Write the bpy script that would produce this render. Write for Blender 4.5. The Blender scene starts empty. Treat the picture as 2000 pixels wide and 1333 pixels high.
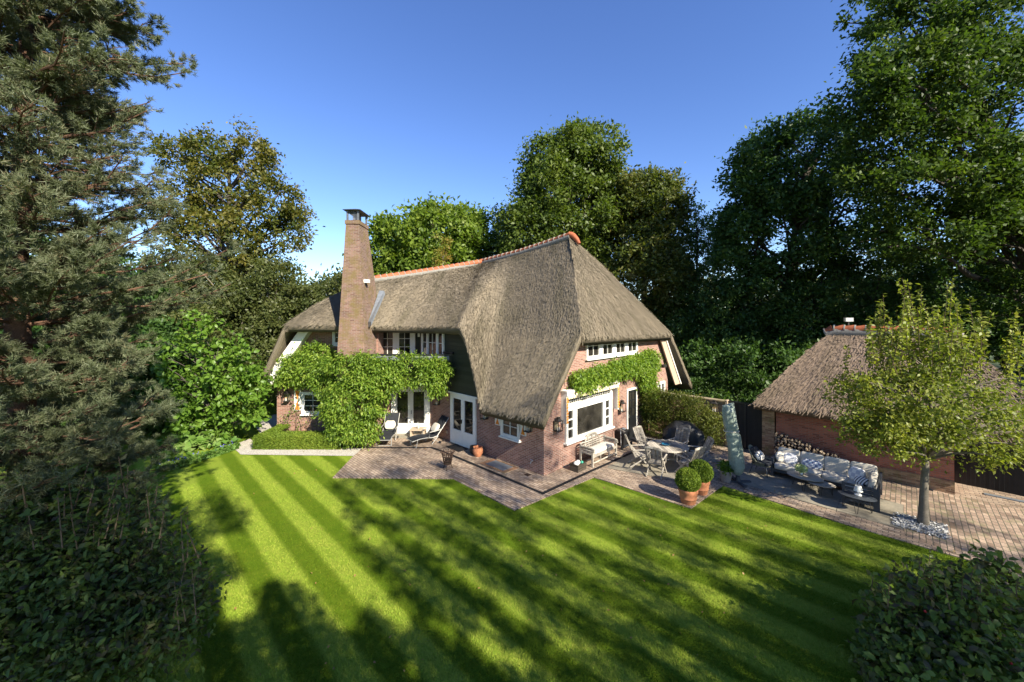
import bpy, bmesh, math, random
import numpy as np
from mathutils import Vector, Matrix, noise
random.seed(7)
RNG = np.random.default_rng(11)
R = math.radians
scene = bpy.context.scene
COL = scene.collection

# ---------------------------------------------------------------- camera, sky, sun, exposure
F, CH, YH = 770.0, 5.5, 620.0            # focal length in photo pixels, camera height, horizon row
cam = bpy.data.cameras.new('camera')
cam.sensor_width = 36.0
cam.lens = 36.0 * F / 2000.0
cam.shift_y = -(666.5 - YH) / 2000.0
cam.clip_start, cam.clip_end = 0.1, 2000.0
camo = bpy.data.objects.new('camera', cam)
camo.location = (0, 0, CH)
camo.rotation_euler = (R(90), 0, 0)
COL.objects.link(camo)
scene.camera = camo
SUN_AZ, SUN_EL = 39.0, 34.0              # to the right behind the camera
world = bpy.data.worlds.new("World")
scene.world = world
world.use_nodes = True
wnt = world.node_tree
sky = wnt.nodes.new('ShaderNodeTexSky')
sky.sky_type = 'NISHITA'
sky.sun_disc = False
sky.sun_elevation = R(SUN_EL)
sky.sun_rotation = R(180 - SUN_AZ)
sky.altitude = 0
sky.air_density = 1.0
sky.dust_density = 0.1
sky.ozone_density = 3.5
hsv = wnt.nodes.new('ShaderNodeHueSaturation')
hsv.inputs['Saturation'].default_value = 1.15
hsv.inputs['Hue'].default_value = 0.514
wnt.links.new(sky.outputs[0], hsv.inputs['Color'])
wnt.links.new(hsv.outputs[0], wnt.nodes['Background'].inputs[0])
wnt.nodes['Background'].inputs[1].default_value = 0.094
SDIR = Vector((math.sin(R(SUN_AZ)) * math.cos(R(SUN_EL)), -math.cos(R(SUN_AZ)) * math.cos(R(SUN_EL)), math.sin(R(SUN_EL))))
sun = bpy.data.lights.new('sun', 'SUN')
sun.energy = 5.0
sun.angle = R(0.5)
sun.color = (1.0, 0.92, 0.76)
suno = bpy.data.objects.new('sun', sun)
suno.rotation_euler = SDIR.to_track_quat('Z', 'Y').to_euler()
COL.objects.link(suno)
scene.view_settings.view_transform = 'Standard'
scene.view_settings.look = 'None'
scene.view_settings.exposure = 1.38
scene.view_settings.gamma = 1
cy = scene.cycles
cy.max_bounces, cy.diffuse_bounces, cy.glossy_bounces, cy.transmission_bounces, cy.transparent_max_bounces = 6, 3, 2, 3, 4
cy.sample_clamp_indirect = 1.5
cy.use_denoising = True
cy.denoising_prefilter = 'ACCURATE'
cy.use_adaptive_sampling = True
cy.adaptive_threshold = 0.01

# ---------------------------------------------------------------- geometry of the site
Zv = Vector((0, 0, 1))
U = Vector((1, -1, 0)).normalized()       # towards the right and near
V = Vector((1, 1, 0)).normalized()        # towards the right and far
C0 = Vector((1.10, 13.62, 0))             # near corner of the right wing
class Fr:                                 # an upright plane: origin, along, outward normal
    def __init__(s, o, h, n): s.o, s.h, s.n = Vector(o), Vector(h), Vector(n)
    def p(s, h, z, d=0.0): return s.o + s.h * h + s.n * d + Zv * z
FG = Fr(C0, V, U)                         # right gable
FU = Fr(C0, -U, -V)                       # shaded front of the right wing
FL = Fr((0, 18.4, 0), (1, 0, 0), (0, -1, 0))   # front of the left wing
FB = Fr((0, 19.2, 0), (1, 0, 0), (0, -1, 0))   # wall behind the balcony
def UV(u, v, z=0.0): return Vector((0, 0, 0)) + U * u + V * v + Zv * z
FR = Fr(UV(0, 18.29), U, -V)              # garage front and garden wall (h is the u coordinate)
def G(px, py, z=0.0):
    Y = F * (CH - z) / (py - YH)
    return Vector(((px - 1000) / F * Y, Y, z))
def D(px, py, Y): return Vector(((px - 1000) / F * Y, Y, CH - (py - YH) / F * Y))

# ---------------------------------------------------------------- helpers
def link(o): COL.objects.link(o); return o
def tag(o, label=None, cat=None, group=None, kind=None):
    for k, x in (('label', label), ('category', cat), ('group', group), ('kind', kind)):
        if x: o[k] = x
    return o
def thing(name, label, cat, loc=(0, 0, 0), rz=0.0, group=None):
    o = bpy.data.objects.new(name, None)
    o.empty_display_size = 0.2
    o.location = loc
    o.rotation_euler = (0, 0, rz)
    return tag(link(o), label, cat, group)
def world_matrix(o):
    m = Matrix.Translation(o.location) @ o.rotation_euler.to_matrix().to_4x4()
    return m if o.parent is None else world_matrix(o.parent) @ o.matrix_parent_inverse @ m
def adopt(c, root, world=True):
    c.parent = root
    if world:
        c.matrix_parent_inverse = world_matrix(root).inverted()
    return c
def copy_tree(o, parent=None):
    c = o.copy()
    link(c)
    if parent is not None:
        c.parent = parent
    for ch in list(o.children):
        copy_tree(ch, c)
    return c
def mesh_np(name, v, f, mat, parent=None, world=True, smooth=False, uv=None):
    v = np.asarray(v, dtype=np.float32); f = np.asarray(f, dtype=np.int32)
    n, k = f.shape
    me = bpy.data.meshes.new(name)
    me.vertices.add(len(v)); me.vertices.foreach_set('co', v.ravel())
    me.loops.add(n * k); me.loops.foreach_set('vertex_index', f.ravel())
    me.polygons.add(n); me.polygons.foreach_set('loop_start', np.arange(0, n * k, k, dtype=np.int32))
    if smooth: me.polygons.foreach_set('use_smooth', np.ones(n, dtype=bool))
    if uv is not None:
        l = me.uv_layers.new(name='UVMap'); l.data.foreach_set('uv', np.asarray(uv, dtype=np.float32)[f.ravel()].ravel())
    me.update(calc_edges=True)
    me.materials.append(mat)
    o = link(bpy.data.objects.new(name, me))
    if parent is not None: adopt(o, parent, world)
    return o

class MB:
    def __init__(s): s.v = []; s.f = []; s.uv = None
    def add(s, vs, fs):
        b = len(s.v); s.v += [tuple(x) for x in vs]; s.f += [[i + b for i in q] for q in fs]; return s
    def hexa(s, p): return s.add(p, [(0, 3, 2, 1), (4, 5, 6, 7), (0, 1, 5, 4), (1, 2, 6, 5), (2, 3, 7, 6), (3, 0, 4, 7)])
    def box(s, x0, x1, y0, y1, z0, z1):
        return s.hexa([(x0, y0, z0), (x1, y0, z0), (x1, y1, z0), (x0, y1, z0), (x0, y0, z1), (x1, y0, z1), (x1, y1, z1), (x0, y1, z1)])
    def fbox(s, fr, h0, h1, z0, z1, d0, d1):
        return s.hexa([fr.p(h0, z0, d0), fr.p(h1, z0, d0), fr.p(h1, z0, d1), fr.p(h0, z0, d1), fr.p(h0, z1, d0), fr.p(h1, z1, d0), fr.p(h1, z1, d1), fr.p(h0, z1, d1)])
    def fpoly(s, fr, pts, d0, d1):
        n = len(pts)
        vs = [fr.p(h, z, d0) for h, z in pts] + [fr.p(h, z, d1) for h, z in pts]
        fs = [list(range(n))[::-1], list(range(n, 2 * n))] + [(i, (i + 1) % n, n + (i + 1) % n, n + i) for i in range(n)]
        return s.add(vs, fs)
    def bar(s, p, q, w, h, up=Zv):
        p, q = Vector(p), Vector(q); d = (q - p).normalized(); up = Vector(up)
        a = d.cross(up)
        if a.length < 1e-4: a = d.cross(Vector((1, 0, 0)))
        a.normalize(); b = a.cross(d).normalized(); a = a * w / 2; b = b * h / 2
        return s.hexa([p - a - b, p + a - b, p + a + b, p - a + b, q - a - b, q + a - b, q + a + b, q - a + b])
    def tube(s, pts, rad, n=8, cap=True):
        pts = [Vector(p) for p in pts]; m = len(pts)
        if not hasattr(rad, '__len__'): rad = [rad] * m
        vs, fs = [], []
        for i, p in enumerate(pts):
            d = (pts[min(i + 1, m - 1)] - pts[max(i - 1, 0)]).normalized()
            a = d.cross(Vector((0.3, 0.9, 0.1)) if abs(d.z) > .9 else Zv).normalized(); b = d.cross(a)
            vs += [p + (a * math.cos(t) + b * math.sin(t)) * rad[i] for t in (2 * math.pi * k / n for k in range(n))]
        for i in range(m - 1):
            fs += [(i * n + k, i * n + (k + 1) % n, (i + 1) * n + (k + 1) % n, (i + 1) * n + k) for k in range(n)]
        if cap: fs += [list(range(n))[::-1], [(m - 1) * n + k for k in range(n)]]
        return s.add(vs, fs)
    def lathe(s, prof, c=(0, 0, 0), n=24, sx=1.0, sy=1.0, wob=0.0):
        vs, fs = [], []
        for i, (r, z) in enumerate(prof):
            for k in range(n):
                t = 2 * math.pi * k / n; w = 1 + wob * math.sin(5 * t + i) 
                vs.append((c[0] + r * sx * w * math.cos(t), c[1] + r * sy * w * math.sin(t), c[2] + z))
        m = len(prof)
        for i in range(m - 1):
            fs += [(i * n + k, i * n + (k + 1) % n, (i + 1) * n + (k + 1) % n, (i + 1) * n + k) for k in range(n)]
        fs += [list(range(n))[::-1], [(m - 1) * n + k for k in range(n)]]
        return s.add(vs, fs)
    def cushion(s, c, sx, sy, sz, e=0.45, M=None, n=20, m=12, puff=0.0):
        sp = lambda x: math.copysign(abs(x) ** e, x)
        vs, fs = [], []
        for i in range(m + 1):
            ph = -math.pi / 2 + math.pi * i / m
            for k in range(n):
                t = 2 * math.pi * k / n
                x, y = sp(math.cos(t)), sp(math.sin(t)); q = abs(math.cos(ph)) ** (e * .6)
                p = Vector((x * q, y * q, sp(math.sin(ph)) if puff == 0 else math.sin(ph) * (1 - puff * max(abs(x), abs(y)) ** 4 * q ** 4)))
                p = Vector((p.x * sx / 2, p.y * sy / 2, p.z * sz / 2))
                vs.append((M @ p if M else p) + Vector(c))
        for i in range(m):
            fs += [(i * n + k, i * n + (k + 1) % n, (i + 1) * n + (k + 1) % n, (i + 1) * n + k) for k in range(n)]
        fs += [list(range(n))[::-1], [m * n + k for k in range(n)]]
        return s.add(vs, fs)
    def build(s, name, mat, parent=None, world=True, smooth=False, bevel=0.0):
        me = bpy.data.meshes.new(name)
        me.from_pydata(s.v, [], s.f)
        me.materials.append(mat)
        bm = bmesh.new(); bm.from_mesh(me)
        bmesh.ops.recalc_face_normals(bm, faces=bm.faces)
        bm.to_mesh(me); bm.free()
        if smooth:
            for p in me.polygons: p.use_smooth = True
        o = link(bpy.data.objects.new(name, me))
        if smooth:
            try: me.set_sharp_from_angle(angle=R(40))
            except Exception: pass
        if bevel:
            b = o.modifiers.new('bevel', 'BEVEL'); b.width = bevel; b.segments = 2; b.limit_method = 'ANGLE'
        if parent is not None: adopt(o, parent, world)
        return o

# ---------------------------------------------------------------- materials
MATS = {}
def nodes(name):
    m = bpy.data.materials.new(name); m.use_nodes = True
    nt = m.node_tree
    return m, nt, nt.nodes['Principled BSDF'], (lambda t, **k: _nn(nt, t, k)), nt.links.new
def _nn(nt, t, k):
    n = nt.nodes.new('ShaderNode' + t)
    for a, b in k.items(): setattr(n, a, b)
    return n
def ramp(N, cols, interp='LINEAR'):
    r = N('ValToRGB'); cr = r.color_ramp; cr.interpolation = interp
    while len(cr.elements) < len(cols): cr.elements.new(0.5)
    for e, (p, c) in zip(cr.elements, cols): e.position = p; e.color = (*c, 1)
    return r
def noise_tex(N, L, vec, scale, detail=4, rough=.6):
    n = N('TexNoise'); n.inputs['Scale'].default_value = scale; n.inputs['Detail'].default_value = detail; n.inputs['Roughness'].default_value = rough
    if vec is not None: L(vec, n.inputs['Vector'])
    return n
def set_spec(b, v):
    b.inputs['Specular IOR Level'].default_value = v
def plain(name, col, rough=.6, spec=.4, metal=0., var=.12, scale=9., bump=0.):
    """solid colour with slight mottling and dirt"""
    m, nt, b, N, L = nodes(name)
    tc = N('TexCoord')
    n = noise_tex(N, L, tc.outputs['Object'], scale, 6)
    c = np.array(col)
    r = ramp(N, [(.25, tuple(c * (1 - var))), (.75, tuple(np.minimum(c * (1 + var), 1)))])
    L(n.outputs[0], r.inputs[0]); L(r.outputs[0], b.inputs['Base Color'])
    b.inputs['Roughness'].default_value = rough; b.inputs['Metallic'].default_value = metal; set_spec(b, spec)
    if bump:
        bp = N('Bump'); bp.inputs['Strength'].default_value = bump; bp.inputs['Distance'].default_value = .01
        n2 = noise_tex(N, L, tc.outputs['Object'], scale * 6, 3); L(n2.outputs[0], bp.inputs['Height']); L(bp.outputs[0], b.inputs['Normal'])
    return m
def brick(name, cols, mortar, bw=.215, bh=.062, horizontal=False, rot=0., moss=None, bumpd=.006, msize=.008, patch=.25, mosscut=(.55,.75)):
    m, nt, b, N, L = nodes(name)
    geo = N('NewGeometry')
    if horizontal:
        mp = N('Mapping'); mp.inputs['Rotation'].default_value = (0, 0, rot); L(geo.outputs['Position'], mp.inputs[0]); vec = mp.outputs[0]
    else:
        cr = N('VectorMath', operation='CROSS_PRODUCT'); cr.inputs[1].default_value = (0, 0, 1); L(geo.outputs['True Normal'], cr.inputs[0])
        nm = N('VectorMath', operation='NORMALIZE'); L(cr.outputs[0], nm.inputs[0])
        dt = N('VectorMath', operation='DOT_PRODUCT'); L(nm.outputs[0], dt.inputs[0]); L(geo.outputs['Position'], dt.inputs[1])
        sx = N('SeparateXYZ'); L(geo.outputs['Position'], sx.inputs[0])
        cx = N('CombineXYZ'); L(dt.outputs['Value'], cx.inputs[0]); L(sx.outputs[2], cx.inputs[1]); vec = cx.outputs[0]
    bt = N('TexBrick'); bt.inputs['Scale'].default_value = 1.0; bt.inputs['Brick Width'].default_value = bw; bt.inputs['Row Height'].default_value = bh
    bt.inputs['Mortar Size'].default_value = msize; bt.inputs['Mortar Smooth'].default_value = .2; bt.inputs['Bias'].default_value = 0
    bt.inputs['Color1'].default_value = (0, 0, 0, 1); bt.inputs['Color2'].default_value = (1, 1, 1, 1); bt.inputs['Mortar'].default_value = (.5, .5, .5, 1)
    L(vec, bt.inputs['Vector'])
    rp = ramp(N, [(i / (len(cols) - 1), c) for i, c in enumerate(cols)]); L(bt.outputs['Color'], rp.inputs[0])
    big = noise_tex(N, L, geo.outputs['Position'], 1.1, 5)
    hs = N('HueSaturation'); L(rp.outputs[0], hs.inputs['Color'])
    mr = N('MapRange'); mr.inputs[1].default_value = .3; mr.inputs[2].default_value = .7; mr.inputs[3].default_value = 1 - patch; mr.inputs[4].default_value = 1 + patch
    L(big.outputs[0], mr.inputs[0]); L(mr.outputs[0], hs.inputs['Value'])
    fine = noise_tex(N, L, geo.outputs['Position'], 45, 4)
    fm = N('MixRGB', blend_type='MULTIPLY'); fm.inputs[0].default_value = .5
    fr = ramp(N, [(.3, (.55, .55, .55)), (.7, (1.2, 1.2, 1.2))]); L(fine.outputs[0], fr.inputs[0]); L(hs.outputs[0], fm.inputs[1]); L(fr.outputs[0], fm.inputs[2])
    mx = N('MixRGB'); L(bt.outputs['Fac'], mx.inputs[0]); L(fm.outputs[0], mx.inputs[1]); mx.inputs[2].default_value = (*mortar, 1)
    out = mx.outputs[0]
    if moss:
        n2 = noise_tex(N, L, geo.outputs['Position'], 2.3, 8, .7); r2 = ramp(N, [(mosscut[0], (0, 0, 0)), (mosscut[1], (1, 1, 1))]); L(n2.outputs[0], r2.inputs[0])
        m2 = N('MixRGB'); L(r2.outputs[0], m2.inputs[0]); L(out, m2.inputs[1]); m2.inputs[2].default_value = (*moss, 1); out = m2.outputs[0]
    L(out, b.inputs['Base Color']); b.inputs['Roughness'].default_value = .85; set_spec(b, .25)
    ad = N('Math', operation='SUBTRACT'); L(fine.outputs[0], ad.inputs[0]); L(bt.outputs['Fac'], ad.inputs[1])
    bp = N('Bump'); bp.inputs['Strength'].default_value = .8; bp.inputs['Distance'].default_value = bumpd; L(ad.outputs[0], bp.inputs['Height']); L(bp.outputs[0], b.inputs['Normal'])
    return m
def leafmat(name, cols, trans=.35, rough=.5, nscale=.5, spec=.3, nmix=.5, sat=1.0):
    """leaf colours vary from leaf to leaf and from bough to bough"""
    m, nt, b, N, L = nodes(name)
    geo = N('NewGeometry')
    n = noise_tex(N, L, geo.outputs['Position'], nscale, 3)
    st = N('MapRange'); st.inputs[1].default_value = .3; st.inputs[2].default_value = .7; L(n.outputs[0], st.inputs[0])
    mx = N('Math', operation='MULTIPLY_ADD'); mx.inputs[1].default_value = 1 - nmix; L(geo.outputs['Random Per Island'], mx.inputs[0])
    m2 = N('Math', operation='MULTIPLY'); m2.inputs[1].default_value = nmix; L(st.outputs[0], m2.inputs[0]); L(m2.outputs[0], mx.inputs[2])
    rp = ramp(N, [(i / max(1, len(cols) - 1), c) for i, c in enumerate(cols)]); L(mx.outputs[0], rp.inputs[0])
    L(rp.outputs[0], b.inputs['Base Color']); b.inputs['Roughness'].default_value = rough; set_spec(b, spec)
    tr = N('BsdfTranslucent'); tc = N('MixRGB', blend_type='MULTIPLY'); tc.inputs[0].default_value = 1; L(rp.outputs[0], tc.inputs[1]); tc.inputs[2].default_value = (1.6, 1.7, .7, 1); L(tc.outputs[0], tr.inputs[0])
    ms = N('MixShader'); ms.inputs[0].default_value = trans; L(b.outputs[0], ms.inputs[1]); L(tr.outputs[0], ms.inputs[2])
    L(ms.outputs[0], nt.nodes['Material Output'].inputs[0])
    return m
def woodmat(name, c1, c2, scale=6., rough=.75, axis='x'):
    m, nt, b, N, L = nodes(name)
    tc = N('TexCoord'); mp = N('Mapping'); mp.inputs['Scale'].default_value = (scale * .15 if axis == 'x' else scale, scale if axis == 'x' else scale * .15, scale)
    L(tc.outputs['Object'], mp.inputs[0]); n = noise_tex(N, L, mp.outputs[0], 3, 8, .7)
    geo = N('NewGeometry'); ad = N('Math', operation='MULTIPLY_ADD'); ad.inputs[1].default_value = .35; L(geo.outputs['Random Per Island'], ad.inputs[0]); sb = N('Math', operation='SUBTRACT'); sb.inputs[1].default_value = .17; L(n.outputs[0], sb.inputs[0]); L(sb.outputs[0], ad.inputs[2])
    rp = ramp(N, [(.3, c1), (.7, c2)]); L(ad.outputs[0], rp.inputs[0]); L(rp.outputs[0], b.inputs['Base Color'])
    b.inputs['Roughness'].default_value = rough; set_spec(b, .25)
    bp = N('Bump'); bp.inputs['Strength'].default_value = .4; bp.inputs['Distance'].default_value = .005; L(n.outputs[0], bp.inputs['Height']); L(bp.outputs[0], b.inputs['Normal'])
    return m
def thatchmat(name, cols):
    m, nt, b, N, L = nodes(name)
    tc = N('TexCoord'); geo = N('NewGeometry')
    mp = N('Mapping'); mp.inputs['Scale'].default_value = (22, 2.6, 1); L(tc.outputs['UV'], mp.inputs[0])
    n1 = noise_tex(N, L, mp.outputs[0], 1.0, 6, .75)
    n2 = noise_tex(N, L, geo.outputs['Position'], .9, 5, .65)
    n3 = noise_tex(N, L, geo.outputs['Position'], 14, 3, .6)
    a = N('Math', operation='MULTIPLY_ADD'); a.inputs[1].default_value = .55; L(n1.outputs[0], a.inputs[0])
    a2 = N('Math', operation='MULTIPLY_ADD'); a2.inputs[1].default_value = .45; L(n2.outputs[0], a2.inputs[0]); L(a.outputs[0], a2.inputs[2])
    isl = N('Math', operation='MULTIPLY_ADD'); isl.inputs[1].default_value = .46; L(geo.outputs['Random Per Island'], isl.inputs[0])
    s3 = N('Math', operation='MULTIPLY_ADD'); s3.inputs[1].default_value = .2; s3.inputs[2].default_value = -.35; L(n3.outputs[0], s3.inputs[0]); L(s3.outputs[0], isl.inputs[2])
    a3 = N('Math', operation='ADD'); L(a2.outputs[0], a3.inputs[0]); L(isl.outputs[0], a3.inputs[1])
    rp = ramp(N, [(.28, cols[0]), (.5, cols[1]), (.74, cols[2])]); L(a3.outputs[0], rp.inputs[0])
    mq = N('Mapping'); mq.inputs['Scale'].default_value = (1.3, .28, 1); L(tc.outputs['UV'], mq.inputs[0]); nq = noise_tex(N, L, mq.outputs[0], 1.0, 5, .6)
    rq = ramp(N, [(.3, (.66, .68, .62)), (.5, (1, 1, 1)), (.7, (1.22, 1.2, 1.15))]); L(nq.outputs[0], rq.inputs[0]); mm = N('MixRGB', blend_type='MULTIPLY'); mm.inputs[0].default_value = 1; L(rp.outputs[0], mm.inputs[1]); L(rq.outputs[0], mm.inputs[2]); L(mm.outputs[0], b.inputs['Base Color'])
    b.inputs['Roughness'].default_value = .95; set_spec(b, .1)
    bp = N('Bump'); bp.inputs['Strength'].default_value = .9; bp.inputs['Distance'].default_value = .05; L(n1.outputs[0], bp.inputs['Height']); L(bp.outputs[0], b.inputs['Normal'])
    return m
def lawnmat(name, blades=False):
    m, nt, b, N, L = nodes(name)
    geo = N('NewGeometry'); sx = N('SeparateXYZ'); L(geo.outputs['Position'], sx.inputs[0])
    v = N('Math', operation='ADD'); L(sx.outputs[0], v.inputs[0]); L(sx.outputs[1], v.inputs[1])
    wob = noise_tex(N, L, geo.outputs['Position'], 2.5, 5, .7)
    w2 = N('Math', operation='MULTIPLY_ADD'); w2.inputs[1].default_value = .22; L(wob.outputs[0], w2.inputs[0]); L(v.outputs[0], w2.inputs[2])
    sc = N('Math', operation='MULTIPLY_ADD'); sc.inputs[1].default_value = .70711 * 2 * math.pi / .945; sc.inputs[2].default_value = -(2.82 + .078) * 2 * math.pi / .945; L(w2.outputs[0], sc.inputs[0])
    sn = N('Math', operation='SINE'); L(sc.outputs[0], sn.inputs[0])
    st = N('MapRange'); st.inputs[1].default_value = -.45; st.inputs[2].default_value = .45; L(sn.outputs[0], st.inputs[0])
    n1 = noise_tex(N, L, geo.outputs['Position'], 1.7, 8, .78)
    n2 = noise_tex(N, L, geo.outputs['Position'], 55, 3, .7)
    ad = N('Math', operation='MULTIPLY_ADD'); ad.inputs[1].default_value = .5; L(n1.outputs[0], ad.inputs[0])
    a2 = N('Math', operation='MULTIPLY'); a2.inputs[1].default_value = .5
    if blades:
        L(geo.outputs['Random Per Island'], a2.inputs[0])
    else:
        L(n2.outputs[0], a2.inputs[0])
    L(a2.outputs[0], ad.inputs[2])
    lt = ramp(N, [(.2, (.11, .19, .012)), (.5, (.185, .25, .025)), (.8, (.27, .285, .046))]); L(ad.outputs[0], lt.inputs[0])
    dk = ramp(N, [(.2, (.05, .102, .003)), (.5, (.085, .142, .006)), (.8, (.15, .175, .015))]); L(ad.outputs[0], dk.inputs[0])
    mx = N('MixRGB'); L(st.outputs[0], mx.inputs[0]); L(lt.outputs[0], mx.inputs[1]); L(dk.outputs[0], mx.inputs[2])
    L(mx.outputs[0], b.inputs['Base Color']); b.inputs['Roughness'].default_value = .8; set_spec(b, .1)
    if not blades:
        bp = N('Bump'); bp.inputs['Strength'].default_value = 1.; bp.inputs['Distance'].default_value = .03; L(n2.outputs[0], bp.inputs['Height']); L(bp.outputs[0], b.inputs['Normal'])
    return m
def stonemat(name, cols, scale=3., rough=.7, big=1.2, bump=.3):
    m, nt, b, N, L = nodes(name); geo = N('NewGeometry')
    n = noise_tex(N, L, geo.outputs['Position'], scale, 8, .7); n2 = noise_tex(N, L, geo.outputs['Position'], scale * 12, 4, .7)
    a = N('Math', operation='MULTIPLY_ADD'); a.inputs[1].default_value = .4; L(n2.outputs[0], a.inputs[0]); s = N('Math', operation='MULTIPLY'); s.inputs[1].default_value = .6; L(n.outputs[0], s.inputs[0]); L(s.outputs[0], a.inputs[2])
    rp = ramp(N, [(.32 + .36 * i / max(1, len(cols) - 1), c) for i, c in enumerate(cols)]); L(a.outputs[0], rp.inputs[0]); L(rp.outputs[0], b.inputs['Base Color'])
    b.inputs['Roughness'].default_value = rough; set_spec(b, .3)
    bp = N('Bump'); bp.inputs['Strength'].default_value = bump; bp.inputs['Distance'].default_value = .01; L(n2.outputs[0], bp.inputs['Height']); L(bp.outputs[0], b.inputs['Normal'])
    return m
def gravelmat(name, cols, scale=45):
    m, nt, b, N, L = nodes(name); geo = N('NewGeometry')
    vo = N('TexVoronoi'); vo.inputs['Scale'].default_value = scale; L(geo.outputs['Position'], vo.inputs['Vector'])
    sp = N('SeparateColor'); L(vo.outputs['Color'], sp.inputs[0])
    rp = ramp(N, [(i / (len(cols) - 1), c) for i, c in enumerate(cols)]); L(sp.outputs[0], rp.inputs[0]); L(rp.outputs[0], b.inputs['Base Color'])
    b.inputs['Roughness'].default_value = .8
    bp = N('Bump'); bp.invert = True; bp.inputs['Strength'].default_value = 1.; bp.inputs['Distance'].default_value = .02; L(vo.outputs['Distance'], bp.inputs['Height']); L(bp.outputs[0], b.inputs['Normal'])
    return m
def stripemat(name, c1, c2, period, axis=0, duty=.5, rough=.85, c3=None):
    m, nt, b, N, L = nodes(name); tc = N('TexCoord'); sx = N('SeparateXYZ'); L(tc.outputs['Object'], sx.inputs[0])
    md = N('Math', operation='PINGPONG'); md.inputs[1].default_value = period / 2; L(sx.outputs[axis], md.inputs[0])
    lt = N('Math', operation='LESS_THAN'); lt.inputs[1].default_value = period / 2 * duty; L(md.outputs[0], lt.inputs[0])
    mx = N('MixRGB'); L(lt.outputs[0], mx.inputs[0]); mx.inputs[1].default_value = (*c1, 1); mx.inputs[2].default_value = (*c2, 1)
    L(mx.outputs[0], b.inputs['Base Color']); b.inputs['Roughness'].default_value = rough; set_spec(b, .2)
    return m
def plankmat(name, cols, period=.16, rough=.6, axis_z=True):
    m, nt, b, N, L = nodes(name); geo = N('NewGeometry'); sx = N('SeparateXYZ'); L(geo.outputs['Position'], sx.inputs[0])
    dv = N('Math', operation='DIVIDE'); dv.inputs[1].default_value = period
    if axis_z: L(sx.outputs[2], dv.inputs[0])
    else:
        sb = N('Math', operation='SUBTRACT'); L(sx.outputs[0], sb.inputs[0]); L(sx.outputs[1], sb.inputs[1]); L(sb.outputs[0], dv.inputs[0])
    fr = N('Math', operation='FRACT'); L(dv.outputs[0], fr.inputs[0]); fl = N('Math', operation='FLOOR'); L(dv.outputs[0], fl.inputs[0])
    wn = N('TexWhiteNoise', noise_dimensions='1D'); L(fl.outputs[0], wn.inputs['W'])
    n = noise_tex(N, L, geo.outputs['Position'], 5, 6, .7)
    a = N('Math', operation='MULTIPLY_ADD'); a.inputs[1].default_value = .4; L(wn.outputs[0], a.inputs[0]); s = N('Math', operation='MULTIPLY'); s.inputs[1].default_value = .6; L(n.outputs[0], s.inputs[0]); L(s.outputs[0], a.inputs[2])
    rp = ramp(N, [(.25, cols[0]), (.75, cols[1])]); L(a.outputs[0], rp.inputs[0]); L(rp.outputs[0], b.inputs['Base Color'])
    b.inputs['Roughness'].default_value = rough; set_spec(b, .3)
    bp = N('Bump'); bp.inputs['Strength'].default_value = 1; bp.inputs['Distance'].default_value = .02; L(fr.outputs[0], bp.inputs['Height']); L(bp.outputs[0], b.inputs['Normal'])
    return m
def glassmat(name, tint=(.012, .011, .009), rough=.02):
    m, nt, b, N, L = nodes(name)
    geo = N('NewGeometry'); n = noise_tex(N, L, geo.outputs['Position'], 1.6, 2)
    rp = ramp(N, [(.35, tint), (.7, tuple(3.2 * t for t in tint))]); L(n.outputs[0], rp.inputs[0]); L(rp.outputs[0], b.inputs['Base Color'])
    bw = N('Bump'); bw.inputs['Strength'].default_value = .12; bw.inputs['Distance'].default_value = .02; L(n.outputs[0], bw.inputs['Height']); L(bw.outputs[0], b.inputs['Normal']); b.inputs['Roughness'].default_value = rough; set_spec(b, .6); b.inputs['IOR'].default_value = 1.5
    return m
M = MATS
M['brick'] = brick('red_brick', [(.17, .075, .055), (.27, .125, .09), (.33, .175, .13), (.23, .10, .075)], (.34, .29, .245), moss=(.16, .13, .09), mosscut=(.68, .85))
M['brick_garage'] = brick('garage_brick', [(.20, .066, .043), (.33, .11, .068), (.40, .145, .088), (.26, .08, .056)], (.24, .17, .13), moss=None)
M['brick_chimney'] = brick('chimney_brick', [(.118, .060, .046), (.17, .090, .070), (.225, .130, .102), (.15, .085, .072)], (.24, .205, .165), moss=(.15, .112, .042), mosscut=(.43, .66), patch=.3)
M['brick_mossy'] = brick('weathered_brick', [(.15, .08, .05), (.30, .17, .10), (.40, .27, .16), (.22, .12, .08)], (.26, .21, .14), moss=(.15, .14, .05), mosscut=(.5, .7))
M['paving'] = brick('clinker_paving', [(.215, .15, .105), (.33, .245, .178), (.405, .31, .23), (.28, .20, .148)], (.085, .075, .062), .215, .105, True, R(45), moss=(.20, .19, .12), mosscut=(.6, .85), msize=.009, bumpd=.012)
M['paving_u'] = brick('clinker_driveway', [(.20, .138, .098), (.335, .238, .175), (.41, .30, .222), (.262, .188, .14)], (.10, .095, .07), .23, .115, True, R(-45), moss=(.19, .19, .09), mosscut=(.52, .75), msize=.010, bumpd=.014)
M['slab'] = stonemat('bluestone_slab', [(.135, .12, .092), (.225, .20, .155), (.315, .275, .21)], 1.6)
M['gravel'] = gravelmat('pale_gravel', [(.30, .27, .225), (.46, .415, .35), (.62, .58, .52)])
M['chips'] = gravelmat('white_chippings', [(.22, .21, .20), (.45, .44, .42), (.6, .59, .57)], 30)
M['lawn'] = lawnmat('mown_lawn')
M['blades'] = lawnmat('grass_blades', True)
M['ground'] = stonemat('rough_grass_ground', [(.02, .03, .01), (.04, .06, .015), (.07, .08, .025)], 2., .95)
M['thatch'] = thatchmat('reed_thatch', [(.017, .0145, .0105), (.070, .0585, .0415), (.188, .158, .116)])
M['thatch_warm'] = thatchmat('garage_thatch', [(.022, .016, .011), (.09, .066, .047), (.22, .165, .122)])
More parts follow.
